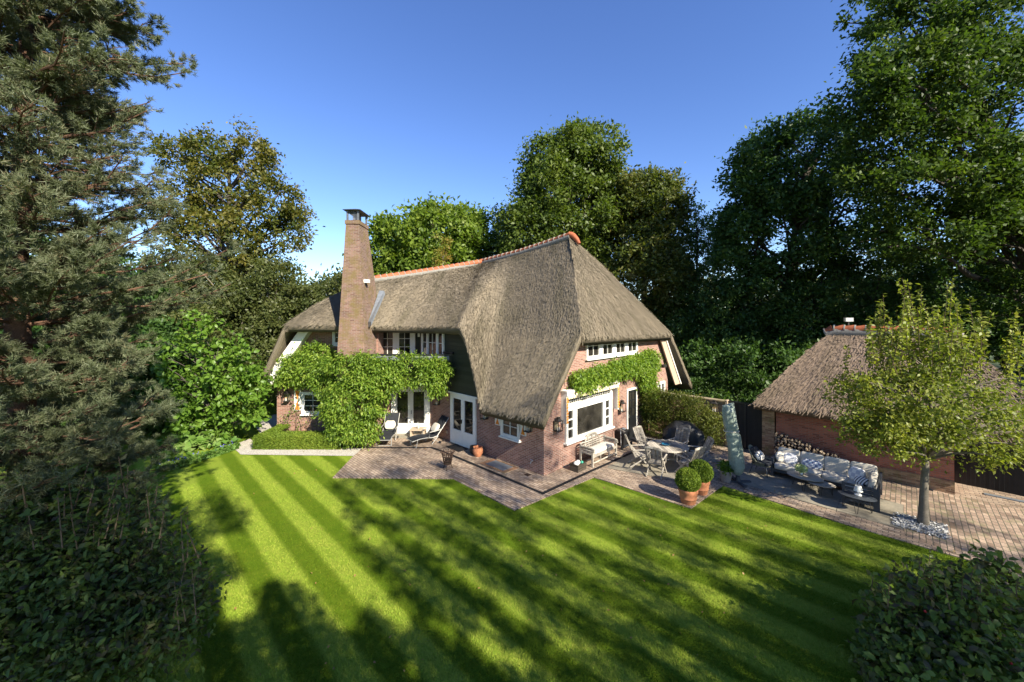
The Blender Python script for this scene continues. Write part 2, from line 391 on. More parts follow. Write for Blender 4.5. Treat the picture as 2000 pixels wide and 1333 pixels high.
M['ridge'] = plain('orange_ridge_tile', (.30, .09, .038), .7, .3, var=.3, scale=5)
M['mortar'] = plain('grey_mortar', (.20, .19, .17), .9, .2, var=.3, scale=12)
M['white'] = plain('white_paint', (.72, .70, .645), .4, .4, var=.05, scale=4)
M['cream'] = plain('cream_board', (.44, .34, .245), .55, .3, var=.07, scale=3)
M['glass'] = glassmat('window_glass')
M['black'] = plain('black_paint', (.014, .015, .016), .35, .5, var=.3)
M['blackmat'] = plain('black_rubber', (.012, .012, .014), .9, .2, var=.3)
M['iron'] = plain('dark_iron', (.025, .022, .020), .6, .5, .3, var=.4, scale=20)
M['rust'] = plain('rusty_iron', (.055, .032, .022), .85, .3, .2, var=.5, scale=25)
M['lead'] = plain('lead_sheet', (.155, .17, .19), .55, .5, .2, var=.25, scale=6)
M['zinc'] = plain('zinc', (.16, .17, .18), .5, .5, .6, var=.3)
M['steel'] = plain('brushed_steel', (.45, .45, .44), .35, .5, .9, var=.15)
M['cladding'] = plankmat('dark_green_planks', [(.018, .022, .015), (.034, .038, .026)], .17)
M['darkplank'] = plankmat('black_planks', [(.010, .010, .011), (.022, .022, .022)], .14, axis_z=False)
M['teak'] = woodmat('weathered_teak', (.17, .15, .125), (.42, .38, .32))
M['teaktable'] = woodmat('weathered_teak_slats', (.14, .12, .095), (.46, .41, .34))
M['terracotta'] = plain('terracotta', (.42, .17, .085), .85, .2, var=.3, scale=9)
M['greypot'] = plain('grey_clay_pot', (.25, .22, .20), .8, .2, var=.2)
M['canvas'] = plain('beige_cushion', (.50, .46, .39), .9, .1, var=.06, scale=3, bump=.2)
M['charcoal'] = plain('charcoal_frame', (.045, .052, .062), .5, .4, var=.2)
M['charfab'] = plain('charcoal_fabric', (.022, .024, .030), .9, .15, var=.3)
M['cover'] = stonemat('pale_green_cover', [(.135, .175, .145), (.195, .24, .205), (.29, .325, .29)], 1.8, .6)
M['bbq'] = plain('black_cover_cloth', (.012, .012, .013), .5, .35, var=.3, scale=3)
M['bark'] = stonemat('grey_bark', [(.07, .06, .045), (.15, .13, .10), (.24, .205, .16)], 6, .9)
M['barkdark'] = stonemat('dark_bark', [(.025, .02, .016), (.06, .05, .04), (.10, .085, .065)], 5, .9)
M['pinebark'] = stonemat('reddish_pine_bark', [(.045, .027, .018), (.11, .06, .038), (.20, .11, .068)], 6, .9)
M['twig'] = plain('twig_brown', (.12, .085, .055), .9, .2, var=.3)
M['wicker'] = woodmat('brown_wicker', (.09, .06, .04), (.25, .17, .11), 30)
M['log'] = woodmat('split_firewood', (.13, .095, .065), (.46, .37, .27), 10)
M['crate'] = woodmat('dark_crate_wood', (.035, .027, .02), (.10, .08, .06), 8)
M['rope'] = plain('olive_rope', (.15, .145, .10), .9, .2, var=.3, scale=40)
# ---------------------------------------------------------------- ground, lawn, paving
def sheet(name, pts, z, mat, kind='structure'):
    mb = MB()
    mb.add([(p[0], p[1], z) for p in pts], [list(range(len(pts)))])
    o = mb.build(name, mat); o['kind'] = kind
    return o
def GP(pts): return [G(*p) for p in pts]
sheet('ground', [(-400, -120), (400, -120), (400, 600), (-400, 600)], 0, M['ground'])
sheet('lawn', [(-16, -2), (13, -2), (13, 14.5), (3, 14.5), (2, 19), (-11, 19), (-11.3, 27), (-22, 30), (-22, 8)], .006, M['lawn'])
sheet('patio', GP([(650, 934), (689, 893), (700, 884), (712, 872), (735, 850)]) + [Vector((-4, 20, 0)), UV(-8.8, 17.0), UV(-8.8, 24), UV(10, 24), UV(10, 10.8)] + GP([(2000, 1128), (1648, 1024), (1412, 949), (1350, 994), (1160, 933), (1005, 998), (885, 936)]), .022, M['paving'])
sheet('driveway', [UV(-.05, 14.3), UV(-.05, 16.2), UV(-4.3, 16.95), UV(-4.0, 18.2), UV(9.5, 18.2), UV(9.5, 23), UV(10, 23), UV(10, 10.83), UV(-.0, 13.98)], .028, M['paving_u'])
def slabs(name, poly_uv, du, dv, u0, v0, z):
    """large rectangular slabs with open joints, clipped to the terrace outline"""
    bm = bmesh.new()
    vs = [bm.verts.new(UV(u, v, z)) for u, v in poly_uv]; bm.faces.new(vs)
    for n, step, o in ((U, du, u0), (V, dv, v0)):
        for k in range(-20, 30):
            for e in (-.006, .006):
                g = list(bm.verts) + list(bm.edges) + list(bm.faces)
                bmesh.ops.bisect_plane(bm, geom=g, plane_co=n * (o + k * step + e), plane_no=n)
    kill = []
    for f in bm.faces:
        c = f.calc_center_median(); u, v = c.dot(U), c.dot(V)
        if f.calc_area() < .02 and (abs((u - u0 + du / 2) % du - du / 2) < .0065 or abs((v - v0 + dv / 2) % dv - dv / 2) < .0065): kill.append(f)
    bmesh.ops.delete(bm, geom=kill, context='FACES')
    me = bpy.data.meshes.new(name); bm.to_mesh(me); bm.free(); me.materials.append(M['slab'])
    o = link(bpy.data.objects.new(name, me)); o['kind'] = 'structure'
sofa_slab = [(-4.05, 14.5), (-.05, 14.28), (-.05, 16.2), (-4.3, 16.4)]
slabs('slab_terrace', [(-7.7, 12.55), (-5.3, 13.25), (-5.1, 16.6), (-7.4, 16.4), (-7.85, 14.2)], 1.2, 1.2, -7.7, 12.9, .034)
slabs('slab_terrace', sofa_slab, 1.35, 1.0, -.05, 14.3, .036)
sheet('gravel_path', GP([(470, 889), (706, 892), (716, 876), (560, 875), (497, 877), (494, 862), (488, 858), (452, 872)]), .02, M['gravel'])
sheet('gravel_path', GP([(497, 833), (520, 818), (541, 808), (548, 838), (520, 848), (508, 847)]), .02, M['gravel'])
sheet('gravel_bed', GP([(1752, 1007), (1746, 1028), (1849, 1057), (1846, 1030)]), .042, M['chips'])
def strip(name, pts, w, z, mat):
    mb = MB()
    for a, b in zip(pts[:-1], pts[1:]):
        d = (b - a).normalized(); n = Vector((-d.y, d.x, 0)) * w / 2
        mb.add([(a + n - d * w / 2) + Zv * z, (a - n - d * w / 2) + Zv * z, (b - n + d * w / 2) + Zv * z, (b + n + d * w / 2) + Zv * z], [(0, 1, 2, 3)]); z += .001
    o = mb.build(name, mat); o['kind'] = 'structure'
strip('drain_channel', GP([(690, 876), (843, 876), (866, 884), (1060, 966), (1148, 925), (1246, 881)]), .13, .030, M['blackmat'])
# joints of the border course along the lawn
bord = MB()
for a, b in (((1160, 934), (1350, 995)), ((1412, 950), (1648, 1025)), ((1648, 1025), (2000, 1128)), ((1005, 999), (1160, 934)), ((1350, 995), (1412, 950)), ((885, 937), (1005, 999)), ((650, 935), (885, 937))):
    a, b = G(*a), G(*b); n = int((b - a).length / .2); d = (b - a).normalized(); q = Vector((-d.y, d.x, 0))
    for i in range(n):
        p = a + (b - a) * (i / n); w = (b - a).length / n - .012
        bord.hexa([p - Zv * .05, p + d * w - Zv * .05, p + d * w + q * .1 - Zv * .05, p + q * .1 - Zv * .05] + [x + Zv * (.030 + random.uniform(0, .004)) for x in (p, p + d * w, p + d * w + q * .1, p + q * .1)])
bo = bord.build('kerb_course', M['paving']); bo['kind'] = 'structure'

# ---------------------------------------------------------------- thatched roofs
def patch(cols, nu=40, nv=26, fm=.37, bulge=.10, thick=.34, wave=.035):
    K = np.array([[list(p) for p in c] for c in cols], float)
    k = len(K); t = np.linspace(0, k - 1, nu); i = np.clip(t.astype(int), 0, k - 2); f = (t - i)[:, None, None]
    a, b, c, d = K[np.clip(i - 1, 0, k - 1)], K[i], K[i + 1], K[np.clip(i + 2, 0, k - 1)]
    S = .5 * (2 * b + (c - a) * f + (2 * a - 5 * b + 4 * c - d) * f ** 2 + (3 * b - a - 3 * c + d) * f ** 3)
    v = np.linspace(0, 1, nv)
    P = np.zeros((nu, nv, 3))
    for j, x in enumerate(v):
        lin = S[:, 0] + (S[:, 1] - S[:, 0]) * (x / fm) if x < fm else S[:, 1] + (S[:, 2] - S[:, 1]) * ((x - fm) / (1 - fm))
        P[:, j] = lin
    P[:, :, 2] += bulge * np.sin(np.pi * v)[None, :]
    for a_ in range(1, nu - 1):
        for j in range(1, nv - 1):
            P[a_, j, 2] += wave * noise.noise(Vector(P[a_, j]) * .8)
    return P, thick
def thatch(name, patches, mat, parent, density=420, L0=.19):
    VS, FS, UVS = [], [], []; base = 0
    qs, quv = [], []
    for P, thick in patches:
        nu, nv, _ = P.shape
        bot = P.copy(); bot[:, :, 2] -= thick * np.linspace(1, .6, nv)[None, :]
        du = np.concatenate([[0], np.cumsum(np.linalg.norm(np.diff(P[:, 0], axis=0), axis=1))])
        dv = np.concatenate([np.zeros((nu, 1)), np.cumsum(np.linalg.norm(np.diff(P, axis=1), axis=2), axis=1)], axis=1)
        uv = np.stack([np.repeat(du[:, None], nv, 1), dv], -1)
        VS.append(P.reshape(-1, 3)); VS.append(bot.reshape(-1, 3)); UVS.append(uv.reshape(-1, 2)); UVS.append(uv.reshape(-1, 2) + 3)
        I = np.arange(nu * nv).reshape(nu, nv); J = I + nu * nv
        FS.append(base + np.stack([I[:-1, :-1], I[1:, :-1], I[1:, 1:], I[:-1, 1:]], -1).reshape(-1, 4))
        FS.append(base + np.stack([J[:-1, :-1], J[:-1, 1:], J[1:, 1:], J[1:, :-1]], -1).reshape(-1, 4))
        for A, B in ((I[:, 0], J[:, 0]), (I[0, :], J[0, :]), (I[-1, :], J[-1, :])):
            FS.append(base + np.stack([A[:-1], B[:-1], B[1:], A[1:]], -1))
        base += 2 * nu * nv
        # loose reed ends lying down the slope
        e1 = P[1:, :-1] - P[:-1, :-1]; e2 = P[:-1, 1:] - P[:-1, :-1]
        ar = np.linalg.norm(np.cross(e1, e2), axis=2); n = int(ar.sum() * density)
        pick = RNG.choice(ar.size, n, p=(ar / ar.sum()).ravel()); ii, jj = np.unravel_index(pick, ar.shape)
        fu, fv = RNG.random(n)[:, None], RNG.random(n)[:, None]
        pos = P[ii, jj] * (1 - fu) * (1 - fv) + P[ii + 1, jj] * fu * (1 - fv) + P[ii, jj + 1] * (1 - fu) * fv + P[ii + 1, jj + 1] * fu * fv
        dn = -(e2[ii, jj]); dn /= np.linalg.norm(dn, axis=1)[:, None] + 1e-9
        ac = e1[ii, jj]; ac /= np.linalg.norm(ac, axis=1)[:, None] + 1e-9
        nn = np.cross(ac, -dn); nn /= np.linalg.norm(nn, axis=1)[:, None] + 1e-9
        dn = dn + ac * RNG.normal(0, .14, (n, 1))
        ln = (L0 * RNG.uniform(.5, 1.6, n))[:, None]; w = RNG.uniform(.008, .020, n)[:, None]; lift = RNG.uniform(.01, .075, n)[:, None]
        s = pos + nn * .002; e = pos + dn * ln + nn * lift
        q = np.stack([s - ac * w, s + ac * w, e + ac * w * .6, e - ac * w * .6], 1)
        qs.append(q.reshape(-1, 3)); u0 = uv[ii, jj] + np.concatenate([fu, fv], 1) * .2
        quv.append(np.repeat(u0, 4, 0))
    nq = sum(len(q) for q in qs)
    FS.append(base + np.arange(nq).reshape(-1, 4))
    o = mesh_np(name, np.concatenate(VS + qs), np.concatenate(FS), mat, parent, True, False, np.concatenate(UVS + quv))
    return o
def ridge(name, pts, parent, rad=.15, step=.36):
    pts = [Vector(p) for p in pts]
    tiles, joints = MB(), MB()
    seg = []
    for a, b in zip(pts[:-1], pts[1:]):
        n = max(1, round((b - a).length / step)); seg += [(a.lerp(b, i / n), a.lerp(b, (i + 1) / n)) for i in range(n)]
    for a, b in seg:
        d = (b - a); a2, b2 = a + d * .05, b - d * .02
        tiles.tube([a2 - Zv * .02, b2 + Zv * .015], [rad * .95, rad * 1.04], 14)
        joints.tube([a + Zv * .004 - d * .05, a + d * .08 + Zv * .004], rad * 1.09, 14)
    joints.tube([pts[0] - Zv * .10] + [p - Zv * .10 for p in pts[1:]], rad * 1.15, 10)
    t = tiles.build(name, M['ridge'], parent, smooth=True)
    joints.build('mortar_joint', M['mortar'], t, smooth=True)
    return t

house = thing('thatched_house', 'large brick house with grey thatched roof, tapered chimney and white windows beside the striped lawn', 'house', (0, 18, 0))
A = Vector((2.90, 19.46, 9.42)); Kk = Vector((-1.82, 24.18, 8.80)); Pp = Vector((-7.22, 20.6, 7.40)); R0 = Vector((-7.95, 20.1, 7.12))
Kp = Vector((-.9, 23.2, 8.83))
E0 = D(557, 634, 17.5)
FUo = Fr(C0 - V * .45, -U, -V)
FGo = Fr(C0 + U * .35, V, U)
tipL, tipR = FGo.p(1.77, 4.78), FGo.p(9.54, 4.69)
def mid(b, t, z=None, f=.37):
    m = b.lerp(t, f); return m
front = []
def colm(b, t, f=.37): front.append((b, b.lerp(t, f), t))
rdg = lambda f: Pp.lerp(Kk, f)
front.append((E0, E0.lerp(R0, .37), R0))
colm(D(655, 634, 17.5), Pp)
colm(D(720, 635, 17.9), rdg(.25)); colm(D(770, 636, 18.15), rdg(.45)); colm(D(820, 637, 18.0), rdg(.65)); colm(D(862, 637, 17.2), rdg(.82)); colm(D(886, 638, 16.6), rdg(.95))
top = lambda f: Kk.lerp(A, f)
colm(FUo.p(4.08, 5.06), top(.10)); colm(FUo.p(3.64, 4.35), top(.22)); colm(FUo.p(3.12, 2.95), top(.34)); colm(FUo.p(2.84, 2.14), top(.48))
low = lambda s: FUo.p(s, 2.08)
Lc = FGo.p(-.40, 2.10)
for s, f in ((2.2, .62), (1.4, .76), (.6, .89)):
    b = low(s); t = top(f); g = Lc.lerp(tipL, 1.0); m = b + (tipL - Lc) + (t - A) * .37 * 1.0 - (b - Lc) * .0
    m = b + (tipL - Lc) * 1.0 + ((t - A) - (b - Lc)) * .37
    front.append((b, m, t))
front.append((Lc, tipL, A))
hip = []
for f in np.linspace(0, 1, 7):
    b = tipL.lerp(tipR, f); hip.append((b, b.lerp(A, .4), A + V * (f - .5) * .3))
Fl = FGo.p(12.4, 1.75)
far = [(Fl, tipR, A)]
for d_, f in ((2, .3), (4.7, .7), (7, 1.0)):
    far.append((Fl - U * d_, tipR - U * d_, A.lerp(Kk, f)))
far.append((Vector((2.5, 29.5, 3)), Vector((0, 26.5, 5)), Kk))
back = [(Vector((2.5, 29.5, 3)), Vector((0, 26.5, 5)), Kk), (Vector((-4, 28, 2.6)), Vector((-4, 25.5, 5.2)), rdg(.6)), (Vector((-10.5, 26, 2.4)), Vector((-9, 24, 5)), R0)]
L0_ = D(511, 735, 17.6)
left = [(L0_, E0, R0), (L0_ + Vector((-.1, 4, 0)), E0 + Vector((0, 3.5, 0)), R0 + Vector((0, .8, 0))), (Vector((-10.5, 26, 2.4)), Vector((-9, 24, 5)), R0 + Vector((0, 1, 0)))]
roof = thatch('roof', [patch(front, 90, 34, bulge=.16), patch(hip, 36, 28, .4, bulge=.10), patch(far[::-1], 30, 20, bulge=.08), patch(back[::-1], 20, 14), patch(left[::-1], 20, 16, bulge=.05)], M['thatch'], house)
ridge('ridge_tile', [R0 + Zv * .08, Pp + Zv * .13] + [rdg(f) + Zv * (.13 - .05 * math.sin(f * 3.14)) for f in (.25, .5, .75)] + [Kk + Zv * .12, Kk.lerp(A, .5) + Zv * .04, Kk.lerp(A, .8) + Zv * .09, A + Zv * .15], roof)
MB().tube([A + Zv * .15, A + Vector((.12, -.12, .06)), A + Vector((.26, -.26, -.14)), A + Vector((.36, -.36, -.36))], [.155, .14, .115, .08], 14).build('hip_cap', M['ridge'], roof, smooth=True)

# walls
w = MB()
w.fpoly(FL, [(-10.97, 0), (-3.6, 0), (-3.6, 2.7), (-6.25, 2.7), (-6.25, 5.3), (-9.35, 5.3), (-10.97, 2.7)], -.3, 0)
w.fbox(FB, -6.3, -4.2, 2.6, 5.3, -.3, 0)
w.box(-6.55, -6.25, 18.71, 19.6, 2.6, 5.3)
w.fpoly(FU, [(.31, 0), (7.2, 0), (7.2, 2.5), (.31, 2.5)], -.3, 0)
w.fpoly(FG, [(0, 0), (10.0, 0), (10.0, 2.2), (8.75, 4.9), (1.95, 4.9), (0, 2.3)], -.3, 0)
w.box(-10.96, -10.66, 18.71, 26, 0, 2.6)
w.fbox(Fr(C0 + V * 10, -U, V), .31, 9, 0, 2.3, -.3, 0)
wall = w.build('wall', M['brick'], house)
pl = MB(); pl.fbox(FL, -10.99, -6.3, 0, .3, -.02, .012); pl.fbox(FG, -.012, 10, 0, .30, -.02, .012)
c = MB(); c.fpoly(FU, [(3.12, 2.24), (7.9, 2.24), (7.9, 5.2), (4.22, 5.2), (3.9, 4.3), (3.4, 3.0)], .002, .05)
c.fbox(FB, -4.68, -4.3, 2.6, 5.2, .0, .05)
c.build('plank_cladding', M['cladding'], house)
MB().fbox(FU, 2.8, 5.6, 2.17, 2.24, .0, .10).build('drip_board', M['white'], house)

# barge boards
bb = MB(); bb.fpoly(FL, [(-9.62, 5.05), (-9.15, 5.05), (-10.98, 2.42), (-11.5, 2.42)], .34, .40); bb.fpoly(FL, [(-9.25, 5.05), (-9.15, 5.05), (-10.98, 2.42), (-11.08, 2.42)], .0, .34)
bb.build('barge_board', M['white'], house)
bb = MB(); bb.fpoly(FG, [(8.42, 4.78), (8.92, 4.78), (11.05, 1.92), (10.45, 1.92)], .16, .22); bb.build('barge_board', M['cream'], house)
bb = MB(); bb.fpoly(FG, [(8.93, 4.74), (9.02, 4.74), (11.15, 1.90), (11.06, 1.90)], .0, .27); bb.build('barge_edge', M['white'], house)
bb = MB(); bb.fpoly(FG, [(1.95, 4.78), (2.02, 4.70), (.02, 2.2), (-.05, 2.25)], .0, .20); bb.build('barge_board', M['cream'], house)

def window(fr, h0, h1, z0, z1, cols, rows, frame=.06, mull=.05, bar=.022, d=.0, depth=.07, parent=None, mat=None, rail=0., leaf_frame=.05, name='window', sill=True, reverse=False, handle=False):
    """cols: list of (width share, panes across); each casement gets its own leaf frame, glazing bars and pane"""
    mat = mat or M['white']
    f = MB(); g = MB(); b = MB()
    f.fbox(fr, h0, h1, z1 - frame, z1, d, d + depth); f.fbox(fr, h0, h1, z0, z0 + frame, d, d + depth)
    f.fbox(fr, h0, h0 + frame, z0 + frame, z1 - frame, d, d + depth); f.fbox(fr, h1 - frame, h1, z0 + frame, z1 - frame, d, d + depth)
    if sill: f.fbox(fr, h0 - .04, h1 + .04, z0 - .05, z0 - .001, d, d + depth + .06)
    tot = sum(c[0] for c in cols); x = h0 + frame; wid = h1 - h0 - 2 * frame - mull * (len(cols) - 1)
    for ci, (sh, nc) in enumerate(cols):
        x1 = x + wid * sh / tot
        a0, a1, b0, b1 = x, x1, z0 + frame, z1 - frame; lf = leaf_frame
        dd = depth - .012
        f.fbox(fr, a0, a1, b1 - lf, b1, d, d + dd); f.fbox(fr, a0, a1, b0, b0 + lf + rail, d, d + dd)
        f.fbox(fr, a0, a0 + lf, b0 + lf + rail, b1 - lf, d, d + dd); f.fbox(fr, a1 - lf, a1, b0 + lf + rail, b1 - lf, d, d + dd)
        a0 += lf; a1 -= lf; b0 += lf + rail; b1 -= lf
        for k in range(1, nc):
            q = a0 + (a1 - a0) * k / nc; f.fbox(fr, q - bar / 2, q + bar / 2, b0, b1, d + .012, d + dd - .008)
        for k in range(1, rows):
            q = b0 + (b1 - b0) * k / rows; f.fbox(fr, a0, a1, q - bar / 2, q + bar / 2, d + .010, d + dd - .011)
        g.fbox(fr, a0, a1, b0, b1, d + .004, d + .016)
        if ci < len(cols) - 1: f.fbox(fr, x1, x1 + mull, z0 + frame, z1 - frame, d, d + depth)
        x = x1 + mull
    fo = f.build(name, mat, parent or house, bevel=.004)
    g.build('pane', M['glass'], fo)
    if handle:
        hm = (h0 + h1) / 2
        MB().fbox(fr, hm + .03, hm + .05, z0 + .95, z0 + 1.12, d + depth - .012, d + depth + .03).build('handle', M['iron'], fo)
    return fo
# gable
window(FG, 2.5, 6.62, 3.86, 4.86, [(1.05, 2), (1, 2), (1, 2), (1.02, 2)], 2, mull=.22)
# bay window with its pelmet
bay = MB()
fb = lambda *a: bay.fbox(FG, *a)
fb(1.17, 4.35, .90, 1.02, 0, .09); fb(1.17, 4.35, 2.05, 2.31, 0, .10); fb(1.17, 4.35, 2.52, 2.62, 0, .09)
for a0, a1 in ((1.17, 1.29), (1.58, 1.84), (3.64, 3.84), (4.12, 4.35)): fb(a0, a1, 1.02, 2.05, 0, .085)
for a0, a1 in ((1.17, 1.29), (4.2, 4.35)): fb(a0, a1, 2.31, 2.52, 0, .085)
fb(1.10, 4.42, .84, .90, 0, .17)
for k in (1, 2):
    z = 1.02 + 1.03 * k / 3; fb(1.29, 1.58, z - .02, z + .02, 0, .07); fb(3.84, 4.12, z - .02, z + .02, 0, .07)
bayo = bay.build('bay_window', M['white'], house, bevel=.004)
pb = MB(); pb.fbox(FG, 1.29, 1.58, 1.02, 2.05, .004, .03); pb.fbox(FG, 1.84, 3.64, 1.02, 2.05, .004, .03); pb.fbox(FG, 3.84, 4.12, 1.02, 2.05, .004, .03); pb.fbox(FG, 1.29, 4.2, 2.31, 2.52, .004, .02)
pb.build('pane', M['glass'], bayo)
ld = MB(); [ld.fbox(FG, 1.29 + 2.91 * k / 22 - .007, 1.29 + 2.91 * k / 22 + .007, 2.31, 2.52, .022, .032) for k in range(1, 22)]; [ld.fbox(FG, 1.29, 4.2, z - .006, z + .006, .024, .034) for z in (2.38, 2.45)]
ld.build('leaded_light', M['white'], bayo)
pm = MB(); pm.fbox(FG, .92, 4.60, 2.80, 2.86, 0, .302); pm.fbox(FG, .95, 1.0, 1.66, 2.80, 0, .26); pm.fbox(FG, 4.52, 4.57, 1.60, 2.80, 0, .26); pm.fbox(FG, .95, 4.57, 2.66, 2.80, .27, .30)
pmo = pm.build('awning_box', M['white'], house, bevel=.004)
M['valance'] = plain('cream_canvas', (.72, .60, .40), .9, .1, var=.05)
M['orange'] = plain('orange_canvas', (.62, .22, .035), .9, .1, var=.15)
va = MB(); sc = MB()
n = 24
for k in range(n):
    a = 1.0 + 3.52 * k / n; b_ = 1.0 + 3.52 * (k + 1) / n; m_ = (a + b_) / 2
    va.fpoly(FG, [(a, 2.66), (b_, 2.66), (b_, 2.60), (m_ + .04, 2.55), (m_ - .04, 2.55), (a, 2.60)], .285, .30)
    sc.fpoly(FG, [(m_ - .04, 2.71), (m_ + .045, 2.74), (m_ + .04, 2.77), (m_ - .05, 2.74)], .301, .306)
for h0_ in (.955, 4.505):
    for k in range(9):
        z = 2.62 - k * .105; sc.fpoly(FG, [(h0_ + .01, z), (h0_ + .075 + .02 * (k % 2), z - .02), (h0_ + .06, z - .10), (h0_ - .01, z - .085)], .266, .284)
        va.fpoly(FG, [(h0_ - .02, z), (h0_ + .05, z), (h0_ + .05, z - .104), (h0_ - .02, z - .104)], .262, .266)
nva = len(va.f); va.add(sc.v, sc.f); vo_ = va.build('valance', M['valance'], pmo); vo_.data.materials.append(M['orange'])
for p in vo_.data.polygons:
    if p.index >= nva: p.material_index = 1
# black garden door in the gable
dr = MB(); dr.fbox(FG, 5.66, 5.74, 0, 2.28, 0, .06); dr.fbox(FG, 6.50, 6.58, 0, 2.28, 0, .06); dr.fbox(FG, 5.74, 6.50, 2.20, 2.28, 0, .06); dr.build('door_frame', M['white'], house)
dr = MB(); dr.fbox(FG, 5.74, 6.50, .03, 1.02, 0, .045); dr.fbox(FG, 5.74, 5.86, 1.02, 2.2, 0, .045); dr.fbox(FG, 6.38, 6.5, 1.02, 2.2, 0, .045); dr.fbox(FG, 5.86, 6.38, 2.1, 2.2, 0, .045); dr.fbox(FG, 5.84, 6.40, .15, .5, .045, .055); dr.fbox(FG, 5.84, 6.40, .6, .95, .045, .055)
dr.fbox(FG, 6.10, 6.14, 1.02, 2.1, 0, .04); [dr.fbox(FG, 5.86, 6.38, z - .02, z + .02, 0, .038) for z in (1.38, 1.74)]
do = dr.build('garden_door', M['black'], house); MB().fbox(FG, 5.86, 6.38, 1.02, 2.1, .004, .02).build('pane', M['glass'], do); MB().fbox(FG, 5.80, 5.83, .98, 1.12, .045, .09).build('handle', M['steel'], do)
window(FG, 8.68, 9.55, 1.25, 2.22, [(1, 1), (1, 1)], 1)
fl_ = MB(); fl_.fbox(FG, 9.0, 9.12, 2.98, 3.1, 0, .25); fl_.fbox(FG, 8.75, 9.12, 2.98, 3.12, .12, .34); fl_.build('floodlight', M['iron'], house)
# shaded front of the right wing
window(FU, 3.60, 5.34, .03, 2.17, [(1, 1), (1, 1)], 1, frame=.09, mull=.02, rail=.42, leaf_frame=.10, d=.0, name='french_door', sill=False, handle=True)
window(FU, 1.12, 2.12, .98, 1.86, [(1, 2)], 2, frame=.07, leaf_frame=.05)
window(FU, 5.78, 7.62, 3.0, 5.04, [(.55, 1), (1, 2), (.55, 1)], 3, frame=.08, mull=.07, d=.05, name='window')
def shutter(fr, h0, h1, z0, z1, d=.0):
    s = MB(); s.fbox(fr, h0, h1, z0, z1, d, d + .05); so = s.build('shutter', M['white'], house)
    hm, zm = (h0 + h1) / 2, (z0 + z1) / 2; e = .03
    g = MB(); g.fpoly(fr, [(h0 + e, z1 - e), (h1 - e, z1 - e), (hm, zm)], d + .051, d + .056); g.fpoly(fr, [(h0 + e, z0 + e), (h1 - e, z0 + e), (hm, zm)][::-1], d + .051, d + .056)
    g.build('shutter_pattern', M['orange'], so)
shutter(FU, .82, 1.08, 1.22, 1.86); shutter(FU, 2.16, 2.44, 1.34, 1.86)
MB().tube([FU.p(.51, .40, 0), FU.p(.51, .40, .10), FU.p(.51, .34, .13)], .02, 8).tube([FU.p(.45, .45, .06), FU.p(.57, .45, .06)], .014, 6).build('garden_tap', M['steel'], house, smooth=True)
MB().fbox(FU, 5.6, 5.7, .32, .44, 0, .05).build('socket_box', M['cream'], house)
MB().tube([FU.p(5.05, 3.93, .12), FU.p(5.75, 3.93, .12)], .05, 8).build('rail', M['black'], house)
# front of the left wing
window(FL, -9.80, -8.74, .98, 2.02, [(1, 2)], 3, frame=.09)
shutter(FL, -10.14, -9.84, 1.16, 2.12)
window(FL, -8.36, -7.5, 4.2, 5.16, [(1, 2)], 3, frame=.08)
window(FL, -5.62, -3.82, .05, 2.3, [(1, 1), (1, 1)], 1, frame=.16, mull=.03, rail=.24, leaf_frame=.11, name='french_door', sill=False, handle=True)
MB().fbox(FL, -5.55, -3.9, .0, .10, .0, .55).build('doorstep', M['slab'], house)
window(FB, -6.58, -4.70, 2.9, 5.12, [(1, 2), (1, 2)], 4, frame=.13, mull=.05, rail=.1, leaf_frame=.13, name='french_door', sill=False)
lb = MB(); lb.fbox(FB, -4.56, -4.46, 4.55, 4.8, .05, .14); lb.build('wall_light', M['white'], house)
# balcony
bc = MB(); bc.box(-6.35, -2.62, 17.3, 17.38, 2.55, 3.82); bc.box(-6.35, -3.4, 17.38, 19.2, 2.5, 2.62); bc.box(-6.35, -6.27, 17.38, 18.4, 2.62, 3.82)
bco = bc.build('balcony', M['cladding'], house)
MB().box(-6.4, -2.58, 17.25, 17.43, 3.82, 3.88).build('coping', M['black'], bco)
MB().box(-6.3, -2.75, 17.262, 17.299, 3.60, 3.80).build('fascia', M['lead'], bco)
# chimney
ch = MB()
def frustum(mb, b, t, z0, z1):
    mb.hexa([(b[0], b[2], z0), (b[1], b[2], z0), (b[1], b[3], z0), (b[0], b[3], z0), (t[0], t[2], z1), (t[1], t[2], z1), (t[1], t[3], z1), (t[0], t[3], z1)])
frustum(ch, (-7.52, -6.30, 16.9, 19.2), (-7.48, -6.33, 16.9, 19.2), 0, 4.2)
frustum(ch, (-7.48, -6.33, 16.9, 19.4), (-7.23, -6.66, 17.15, 18.2), 4.2, 9.55)
ch.box(-7.26, -6.63, 17.12, 18.23, 9.55, 9.72)
cho = ch.build('chimney', M['brick_chimney'], house)
cp = MB()
for x in (-7.18, -6.71):
    for y in (17.2, 18.15): cp.box(x - .035, x + .035, y - .035, y + .035, 9.72, 10.16)
cp.add([(-7.34, 17.02, 10.16), (-6.55, 17.02, 10.16), (-6.55, 18.33, 10.16), (-7.34, 18.33, 10.16), (-6.94, 17.5, 10.32), (-6.94, 17.9, 10.32)], [(0, 1, 4), (1, 2, 5, 4), (2, 3, 5), (3, 0, 4, 5), (3, 2, 1, 0)])
cpo = cp.build('chimney_cap', M['zinc'], cho)
gr = MB()
for k in range(8): gr.box(-7.14 + k * .055, -7.125 + k * .055, 17.2, 17.21, 9.72, 10.16)
gr.box(-7.0, -6.88, 17.35, 18.0, 9.72, 10.1)
gr.build('flue_grille', M['lead'], cpo)
